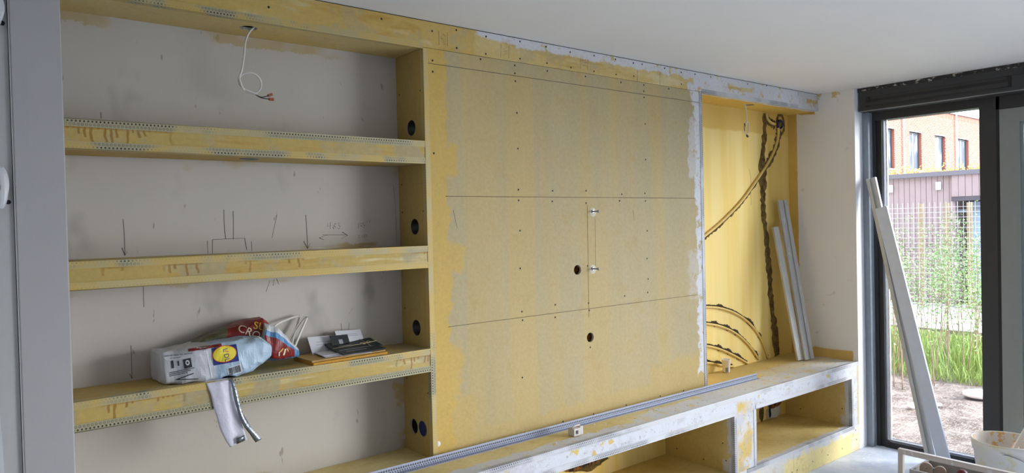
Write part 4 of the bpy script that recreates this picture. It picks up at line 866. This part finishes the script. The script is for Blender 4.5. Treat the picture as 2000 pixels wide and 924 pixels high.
# low trestle in front
M['trestle'] = alu('splashed_trestle_tube', (190,178,170), .05)
tr = thing('low_trestle', 'low plaster-splashed metal trestle frame at the bottom right corner', 'trestle', (4.06,-1.45,0))
def bar(a, b, wa=.013, wb_=.013, nm='leg'):
    a, b = Vector(a), Vector(b); d_ = (b-a).normalized(); u_ = d_.cross(Vector((1,0,0))).normalized(); v_ = d_.cross(u_)
    return bevel(MB().obox((a+b)/2, u_*wa, v_*wb_, (b-a)/2).build(nm, 'trestle', tr), .003, 2)
bar((4.059,-1.005,.400), (4.054,-2.05,.400), .014, .014, 'top_rail');
for y in (-1.018,-2.036):
    bar((4.059,y,.386), (4.02,y-.01,.028)) 
    bar((3.82,y-.01,.014), (4.22,y-.01,.014), nm='foot')
bar((4.03,-1.04,.15), (4.03,-2.01,.15), .010, .010, 'stretcher')
# crate with hand tools below it
M['crate'] = plain('grey_mortar_crate', (158,156,154), .6, var=.15); M['wood'] = plain('plaster_grimed_wood', (164,140,124), .8, var=.25); M['knob'] = plain('dark_red_knob', (96,22,30), .4)
cr = thing('mortar_crate', 'grey open mortar crate holding hand tools under the trestle', 'crate', (4.36,-1.20,0))
MB().box(4.24,4.50,-1.40,-.985,.002,.02).box(4.24,4.252,-1.40,-.985,.02,.250).box(4.488,4.50,-1.40,-.985,.02,.250).box(4.252,4.488,-.997,-.985,.02,.250).box(4.252,4.488,-1.40,-1.388,.02,.250).build('crate_wall', 'crate', cr)
ft = thing('wooden_float', 'grimy wooden float with rounded handle standing in the grey crate', 'float', (4.33,-1.04,.02))
def rounded(cx, cz, r, h0): return [(cx+r*math.cos(a*PI/10), cz+r*math.sin(a*PI/10)) for a in range(11)]+[(cx-r,h0),(cx+r,h0)]
MB().plate(rounded(0,.252,.032,.024), [circ((0,.256),.005,10)], .02, lambda a,b,h: (4.31+h*.9+a*.45, -1.045-a*.9+h*.3, b)).build('handle_plate', 'wood', ft)
MB().plate(rounded(0,.236,.030,.024), [], .018, lambda a,b,h: (4.355+h*.9+a*.45, -1.10-a*.9+h*.3, b)).build('handle_plate', 'wood', ft)
MB().tube([(4.325,-1.05,.254),(4.372,-1.098,.240)], .007, 10).build('pivot', 'steel', ft)
kt = thing('knobbed_tool', 'hand tool with a dark red round knob standing in the grey crate', 'tool', (4.35,-1.26,.02))
MB().lathe([(.0,.280),(.014,.277),(.024,.267),(.028,.252),(.024,.237),(.012,.228),(.010,.215)], (4.35,-1.215,0), 'z', 24).build('knob', 'knob', kt)
MB().lathe([(.010,.216),(.010,.022),(.0,.022)], (4.35,-1.215,0), 'z', 12).build('shaft', 'steel', kt)
k2 = thing('knobbed_tool', 'small dark tool tip beside the red knob in the crate', 'tool', (4.35,-1.33,.02))
MB().lathe([(.0,.262),(.012,.258),(.016,.248),(.014,.236),(.008,.228),(.008,.022),(.0,.022)], (4.36,-1.325,0), 'z', 14).build('handle', 'black_plastic', k2)

# plastic sheeting at the far left edge
M['sheet'] = (lambda g: (g.put(g.b.inputs['Alpha'], .80), g.bump(g.n(14,3),.5,.01), g.done(srgb(224,224,226), .3, 0, .6))[2])(G('milky_plastic_sheet'))
ps = thing('plastic_sheet', 'milky protective plastic sheet hanging at the left edge beside the grey wall end', 'plastic sheet', (.08,-.02,0))
def psf(u, v):
    z = .004+u*2.58; e = .150+.012*math.sin(u*7.+1)+.006*mnoise.noise(Vector((u*9,0,3)))
    x = -.25+(e+.25)*v; return Vector((x, -.044-.006*math.sin(x*46+u*3)-.010*abs(mnoise.noise(Vector((x*9,u*5,1)))), z))
mb = MB(); mb.grid(psf, 70, 26); mb.build('sheet', 'sheet', ps)
def lump(z, label):
    t = thing('wrapped_switch', label, 'wrapped switch', (.158,-.03,z), None)
    mb = MB(); mb.grid(lambda u,v: Vector((.158+.026*math.cos(2*PI*v)*math.sin(PI*u)*(1+.3*mnoise.noise(Vector((u*4,v*5,z)))), -.046-.012*abs(math.sin(2*PI*v))*math.sin(PI*u), z+.065*math.cos(PI*u)+.008*mnoise.noise(Vector((u*7,v*7,z))))), 14, 18, smooth=False, closed=True); mb.build('film', 'sheet', t)
    MB().box(.146,.166,-.040,-.0245,z-.04,z+.04).build('switch_plate', 'frame_black', t); MB().lathe([(.007,-.052),(.007,-.045),(.0,-.045)], (.180,0,z-.045), 'y', 8).build('pin', 'black_plastic', t)
lump(2.375, 'upper dark fitting wrapped in milky plastic at the left edge'); lump(1.83, 'lower dark fitting wrapped in milky plastic at the left edge')

# ================================================================== OUTSIDE
GZ = -.12
def ground():
    g = G('garden_soil'); P = g.pos(); n = g.n(5,5,.75); c = g.mix(g.ss(n,.35,.65), srgb(108,96,88), srgb(164,152,144)); c = g.mix(g.ss(g.n(30,4,.8,sc=(1,2.5,1)),.52,.6)*.6, c, srgb(206,196,190)); c = g.mix(g.ss(g.n(22,4,.8,sc=(1,2.5,1),off=4),.58,.66)*.7, c, srgb(74,66,62))
    c = g.mix(g.ss(P[0]+(n-.5)*1.5, 8.9, 9.6)*.8, c, g.mix(g.n(9,4), srgb(100,136,58), srgb(150,168,92)))
    g.bump(g.n(18,5,.8)+g.n(4,3)*2,1.,.05); return g.done(c,.95,0,.1)
M['soil'] = ground()
def soilz(x, y): return GZ+.05*mnoise.noise(Vector((x*1.1,y*1.1,0)))+.03*mnoise.noise(Vector((x*3.5,y*3.5,2)))
mb = MB(); mb.grid(lambda u,v: Vector((5.45+u*6.8, -4+v*10, soilz(5.45+u*6.8,-4+v*10)-.02)), 60, 80); struct(mb.build('garden_ground', 'soil'), 'bare churned garden soil with dry clods')
M['paving'] = (lambda g: (g.bump(g.n(3,2),.2,.01), g.done(g.dim(srgb(176,172,172), g.n(6,4,.7)*.3+.85), .9))[1])(G('pale_paving'))
M['far_ground'] = plain('far_ground', (120,120,104), .95)
pth = struct(MB().box(12.25,15.9,-6,9,GZ-.2,GZ).build('trim_2', plain('paving_joint_sand', (120,112,106), .95)), 'pale paved path beyond the hedge'); pth.name = 'garden_path'
pv = MB(); rr = random.Random(2)
for i in range(17):
    for j in range(64):
        x, y = 12.26+i*.21, -1.2+j*.105+(i%2)*.05; pv.box(x+.006, x+.204, y+.005, y+.100, GZ, GZ+.006+rr.uniform(0,.005))
o = pv.build('paver', 'paving', pth); o['kind'] = 'stuff'
struct(MB().box(15.9,70,-40,60,GZ-.3,GZ-.02).build('far_ground', 'far_ground'))
for i, (x, y, s_) in enumerate(((7.1,.15,.05),(6.8,-.05,.035),(7.35,.02,.03))): 
    mb = MB(); mb.grid(lambda u,v: Vector((x,y,soilz(x,y)))+Vector((math.cos(2*PI*v)*math.sin(PI*u)*s_*1.5, math.sin(2*PI*v)*math.sin(PI*u)*s_, (math.cos(PI*u)*.5+.3)*s_))*(1+.2*mnoise.noise(Vector((u*4,v*5,i)))), 8, 10, closed=True)
    tag(mb.build('stone', plain('pale_stone', (220,216,220), .9), None, (x,y,soilz(x,y))), ('large pale stone on the soil in front of the hedge','middle pale stone on the soil in front of the hedge','small pale stone on the soil in front of the hedge')[i], 'stone', 'stones on the soil')
mc = thing('round_lid', 'pale round utility lid standing out of the garden soil', 'lid', (7.93,-.15,GZ))
MB().lathe([(.0,.055),(.15,.055),(.165,.048),(.165,.02),(.15,.018)], (7.93,-.16,GZ), 'z', 28).build('lid_plate', plain('pale_lid', (226,224,226), .7), mc); MB().lathe([(.148,.02),(.148,-.05)], (7.93,-.16,GZ), 'z', 20).build('riser', 'frame_dark', mc)
# tall grass in the hedge strip
M['grass'] = (lambda g: g.done(g.mix(g.n(3,3), srgb(120,150,70), srgb(176,194,128)), .7, 0, .2))(G('tall_grass'))
rg = random.Random(11); mb = MB()
for i in range(9000):
    x = rg.uniform(8.55,10.9); y = -.9+ (x-8)*.30+rg.uniform(-1.6,2.2); h = rg.uniform(.08,.34)*(1. if x > 9 else .6); a = rg.uniform(0,PI); w_ = rg.uniform(.004,.008); lx, ly = rg.uniform(-.08,.08), rg.uniform(-.08,.08); z = GZ-.03
    p = Vector((x,y,z)); d_ = Vector((math.cos(a),math.sin(a),0))*w_
    v = [mb.bm.verts.new(q) for q in (p-d_, p+d_, p+Vector((lx*.4,ly*.4,h*.6))+d_*.7, p+Vector((lx,ly,h)), p+Vector((lx*.4,ly*.4,h*.6))-d_*.7)]
    mb.bm.faces.new(v)
o = mb.build('tall_grass', 'grass', None, (10,.5,GZ)); o['kind'] = 'stuff'; tag(o, 'tall bright green grass growing along the hedge saplings', 'grass')
# hedge saplings
M['stem'] = plain('sapling_stem', (140,122,106), .9); M['leaf'] = (lambda g: g.done(g.mix(g.n(7,3), srgb(100,146,76), srgb(152,186,118)), .6, 0, .3))(G('sapling_leaf')); M['leaf2'] = (lambda g: g.done(g.mix(g.n(7,3), srgb(92,136,84), srgb(140,172,118)), .6, 0, .3))(G('sapling_leaf_dark'))
def sapling(x, y, h, seed, label, dens):
    r_ = random.Random(seed); t = thing('hedge_sapling', label, 'sapling', (x,y,GZ), 'saplings of the young hedge'); lf = MB()
    for s_ in range(r_.randint(2,4)):
        bx_, by_ = x+r_.uniform(-.09,.09), y+r_.uniform(-.09,.09); lx, ly = r_.uniform(-.22,.22), r_.uniform(-.22,.22); hh = h*r_.uniform(.75,1.05)
        P = catmull([(bx_,by_,GZ-.03),(bx_+lx*.25+r_.uniform(-.03,.03),by_+ly*.25,GZ+hh*.35),(bx_+lx*.6,by_+ly*.6+r_.uniform(-.04,.04),GZ+hh*.7),(bx_+lx,by_+ly,GZ+hh)],4)
        MB().tube(P, [.0055-.004*i/len(P) for i in range(len(P))], 5).build('stem', 'stem', t)
        for k in range(int(170*dens)):
            q = r_.uniform(.38,1.03); i = min(int(q*(len(P)-1)), len(P)-1); c = Vector(P[i])+Vector((r_.gauss(0,.075),r_.gauss(0,.075),r_.gauss(0,.05)))
            if q < .58 and r_.random() < .6: continue
            a = Vector((r_.gauss(0,1),r_.gauss(0,1),r_.gauss(0,.7))).normalized(); b_ = a.orthogonal().normalized(); b_ = (b_+a.cross(b_)*r_.uniform(-1,1)).normalized(); L = r_.uniform(.010,.022); W = L*.42
            lf.bm.faces.new([lf.bm.verts.new(v) for v in (c-a*L, c+b_*W, c+a*L, c-b_*W)])
    lf.build('foliage', 'leaf' if seed%3 else 'leaf2', t)
rows = [(7.95,.62),(8.25,.36),(8.6,.88),(8.75,.52),(8.95,.26),(9.1,1.05),(9.3,.70),(9.5,.42),(9.75,1.22),(9.9,.86),(10.1,.55),(10.35,1.3),(10.6,.95),(10.8,.6),(11.2,1.5),(11.4,1.1),(8.5,-.15),(9.4,-.05),(10.4,.2)]
side_w = ('left', 'middle', 'right')
for i, (x, y) in enumerate(rows):
    sapling(x, y, random.Random(i).uniform(1.35,1.95)*(1.0 if x > 9 else .88), i, 'leafy young hedge sapling with thin bare stems outside the window', 1.15)
# wire fence with wooden posts
M['post'] = plain('pale_fence_post', (156,142,116), .9); M['mesh_wire'] = plain('galvanised_mesh', (226,226,232), .5)
fn = thing('mesh_fence', 'galvanised wire mesh fence with pale wooden posts before the shed', 'fence', (15.3,2.8,GZ)); FT = 1.93
for y in (DATA['post'][0], DATA['post'][1], DATA['post'][2], 4.35, 1.9, 1.2, 5.2): MB().box(15.34,15.42,y-.038,y+.038,GZ,FT-.02).build('post', 'post', fn)
wm = MB(); y = .6
while y < 5.6: wm.box(15.312,15.318,y-.0022,y+.0022,GZ+.02,FT); y += .10
z = GZ+.05
while z < FT: wm.box(15.306,15.312,.6,5.6,z-.0025,z+.0025); z += .10
o = wm.build('wire_mesh', 'mesh_wire', fn); o['kind'] = 'stuff'
# timber shed
M['shed_board'] = plain('weathered_shed_board', (158,144,144), .9, var=.1, scale=6); M['shed_trim'] = plain('zinc_roof_trim', (108,108,116), .6); M['pale_blue'] = plain('pale_blue_board', (164,184,206), .8); M['sedum'] = plain('yellow_sedum', (190,164,84), .9, var=.3)
sd = thing('garden_shed', 'weathered vertical-board garden shed with a planted roof beyond the fence', 'shed', (17.5,3.5,GZ))
MB().box(16.03,19.5,.0,6.6,2.03,2.47).box(16.03,19.5,2.95,6.6,GZ,2.03).build('shed_body', 'shed_board', sd)
y = 6.5
rs = random.Random(8); y = 6.55
while y > 2.93: MB().box(16.0+rs.uniform(0,.006),16.03,y-.104,y-.004,GZ,2.47).build('board', 'shed_board', sd); y -= .108
y = 2.92
while y > .1: MB().box(15.94+rs.uniform(0,.006),15.97,y-.118,y-.004,2.04,2.47).build('board', 'shed_board', sd); y -= .121
MB().box(15.97,16.03,.0,2.93,2.04,2.47).build('upper_backing', 'shed_board', sd)
MB().box(15.90,19.6,-.02,6.7,2.47,2.56).build('roof_trim', 'shed_trim', sd); MB().box(15.95,16.03,.0,2.93,1.95,2.04).build('lintel', plain('dark_lintel', (84,82,90), .7), sd)
for k in range(9): MB().box(16.3,16.34,2.72-.30*k-.19,2.72-.30*k,GZ,1.93).build('slat', 'pale_blue', sd)
MB().box(16.8,16.83,.0,2.95,GZ,2.03).build('back_wall', 'frame_dark', sd); MB().box(16.28,16.30,.0,2.95,1.72,1.78).build('slat_rail', 'pale_blue', sd)
mb = MB(); rs = random.Random(9)
for i in range(1500):
    c = Vector((rs.uniform(15.95,17.2), rs.uniform(.2,6.4), 2.56+abs(rs.gauss(0,.06))*(1.3 if mnoise.noise(Vector((i*.01,0,0))) > -.1 else .4))); a = Vector((rs.gauss(0,1),rs.gauss(0,1),rs.gauss(0,1))).normalized(); b_ = a.orthogonal().normalized()
    mb.bm.faces.new([mb.bm.verts.new(v) for v in (c-a*.03, c+b_*.02, c+a*.03, c-b_*.02)])
o = mb.build('roof_plants', 'sedum', sd); o['kind'] = 'stuff'
for i, (y, z) in enumerate(((4.108,2.24),(3.172,2.25))):
    t = thing('wall_lamp', ('white box lamp on the shed boards, left one','white box lamp on the shed boards, right one')[i], 'lamp', (15.97,y,z))
    bevel(MB().box(15.93,15.985,y-.045,y+.045,z-.06,z+.10).build('lamp_body', plain('white_lamp_body', (232,232,236), .5), t), .008)
    MB().box(15.985,15.999,y-.02,y+.02,z,z+.04).build('bracket', 'frame_dark', t)
# brick house
YB = 8.0
hs = thing('brick_house', 'red brick house with tall dark windows behind the shed', 'house', (30,YB,GZ))
M['brick'] = (lambda g: g.done(g.mix(g.n(3.0,4,.8,sc=(2,1,9)), srgb(146,78,64), srgb(184,116,98)), .9))(G('orange_red_brick')); M['house_mortar'] = plain('pale_house_mortar', (226,216,210), .95)
wins = DATA['win']; wz0, wz1 = 3.28, 4.63
wins = [(a, b) for a, b, _, _ in wins]+[(33.4,34.4),(35.8,36.8)]
HX0, HX1, HZ = 20.5, 46., 5.52
outl = [(HX0,GZ),(HX1,GZ),(HX1,HZ),(HX0,HZ)]
MB().plate(outl, [[(a,wz0),(b,wz0),(b,wz1),(a,wz1)] for a, b in wins], .25, lambda a,b,h: (a, YB+.02+h, b), 0, 1).box(HX0,HX1,YB+4,YB+4.2,GZ,HZ).build('wall', ['house_mortar','brick'], hs)
bk_ = MB(); z = 2.3; i = 0; rb = random.Random(4)
while z < HZ-.07:
    x = HX0+(i%2)*.11; sol = z > HZ-.24
    if sol:
        while x < 41: bk_.box(x,x+.052,YB+rb.uniform(-.002,.003),YB+.02,z,z+.20); x += .064
        break
    cuts = sorted((a, b) for a, b in wins if wz0-.05 < z < wz1) ; spans = []; p = HX0
    for a, b in cuts: spans.append((p, a)); p = b
    spans.append((p, 41))
    while x < 41:
        for a, b in spans:
            q0, q1 = max(x, a), min(x+.208, b)
            if q1-q0 > .02: bk_.box(q0,q1,YB+rb.uniform(-.003,.003),YB+.02,z,z+.050)
        x += .222
    z += .064; i += 1
o = bk_.build('brick', 'brick', hs); o['kind'] = 'stuff'
MB().box(HX0-.05,HX1,YB-.06,YB+4.3,HZ,HZ+.06).build('roof_trim', 'shed_trim', hs)
M['far_glass'] = (lambda g: g.done(g.mix(g.ss(g.n(3,3,sc=(1,1,.3)),.45,.6), srgb(74,82,92), srgb(128,132,140)), .6, 0, .2))(G('far_window_pane')); M['far_frame'] = plain('far_window_frame', (52,58,64), .6); M['curtain'] = plain('white_curtain', (216,218,226), .9)
for i, (a, b) in enumerate(wins):
    f = MB().box(a,b,YB+.10,YB+.15,wz0,wz0+.06).box(a,b,YB+.10,YB+.15,wz1-.06,wz1).box(a,a+.06,YB+.10,YB+.15,wz0+.06,wz1-.06).box(b-.06,b,YB+.10,YB+.15,wz0+.06,wz1-.06).build('window', 'far_frame', hs)
    m_ = (a+b)/2-.03; MB().box(m_,m_+.06,YB+.10,YB+.15,wz0+.06,wz1-.06).build('mullion', 'curtain', f)
    MB().box(a+.06,m_,YB+.12,YB+.13,wz0+.06,wz1-.06).build('pane', 'far_glass', f); MB().box(m_+.06,b-.06,YB+.12,YB+.13,wz0+.06,wz1-.06).build('pane', 'far_glass', f)
    MB().box(a,b,YB-.03,YB+.10,wz0-.05,wz0).build('sill', 'curtain', f); MB().box(a,b,YB-.004,YB+.10,wz1,wz1+.03).build('head', 'curtain', f)
for x in DATA['gutter']: MB().tube([(x,YB-.05,GZ),(x,YB-.05,HZ)], .03, 8).build('downpipe', 'curtain', hs)
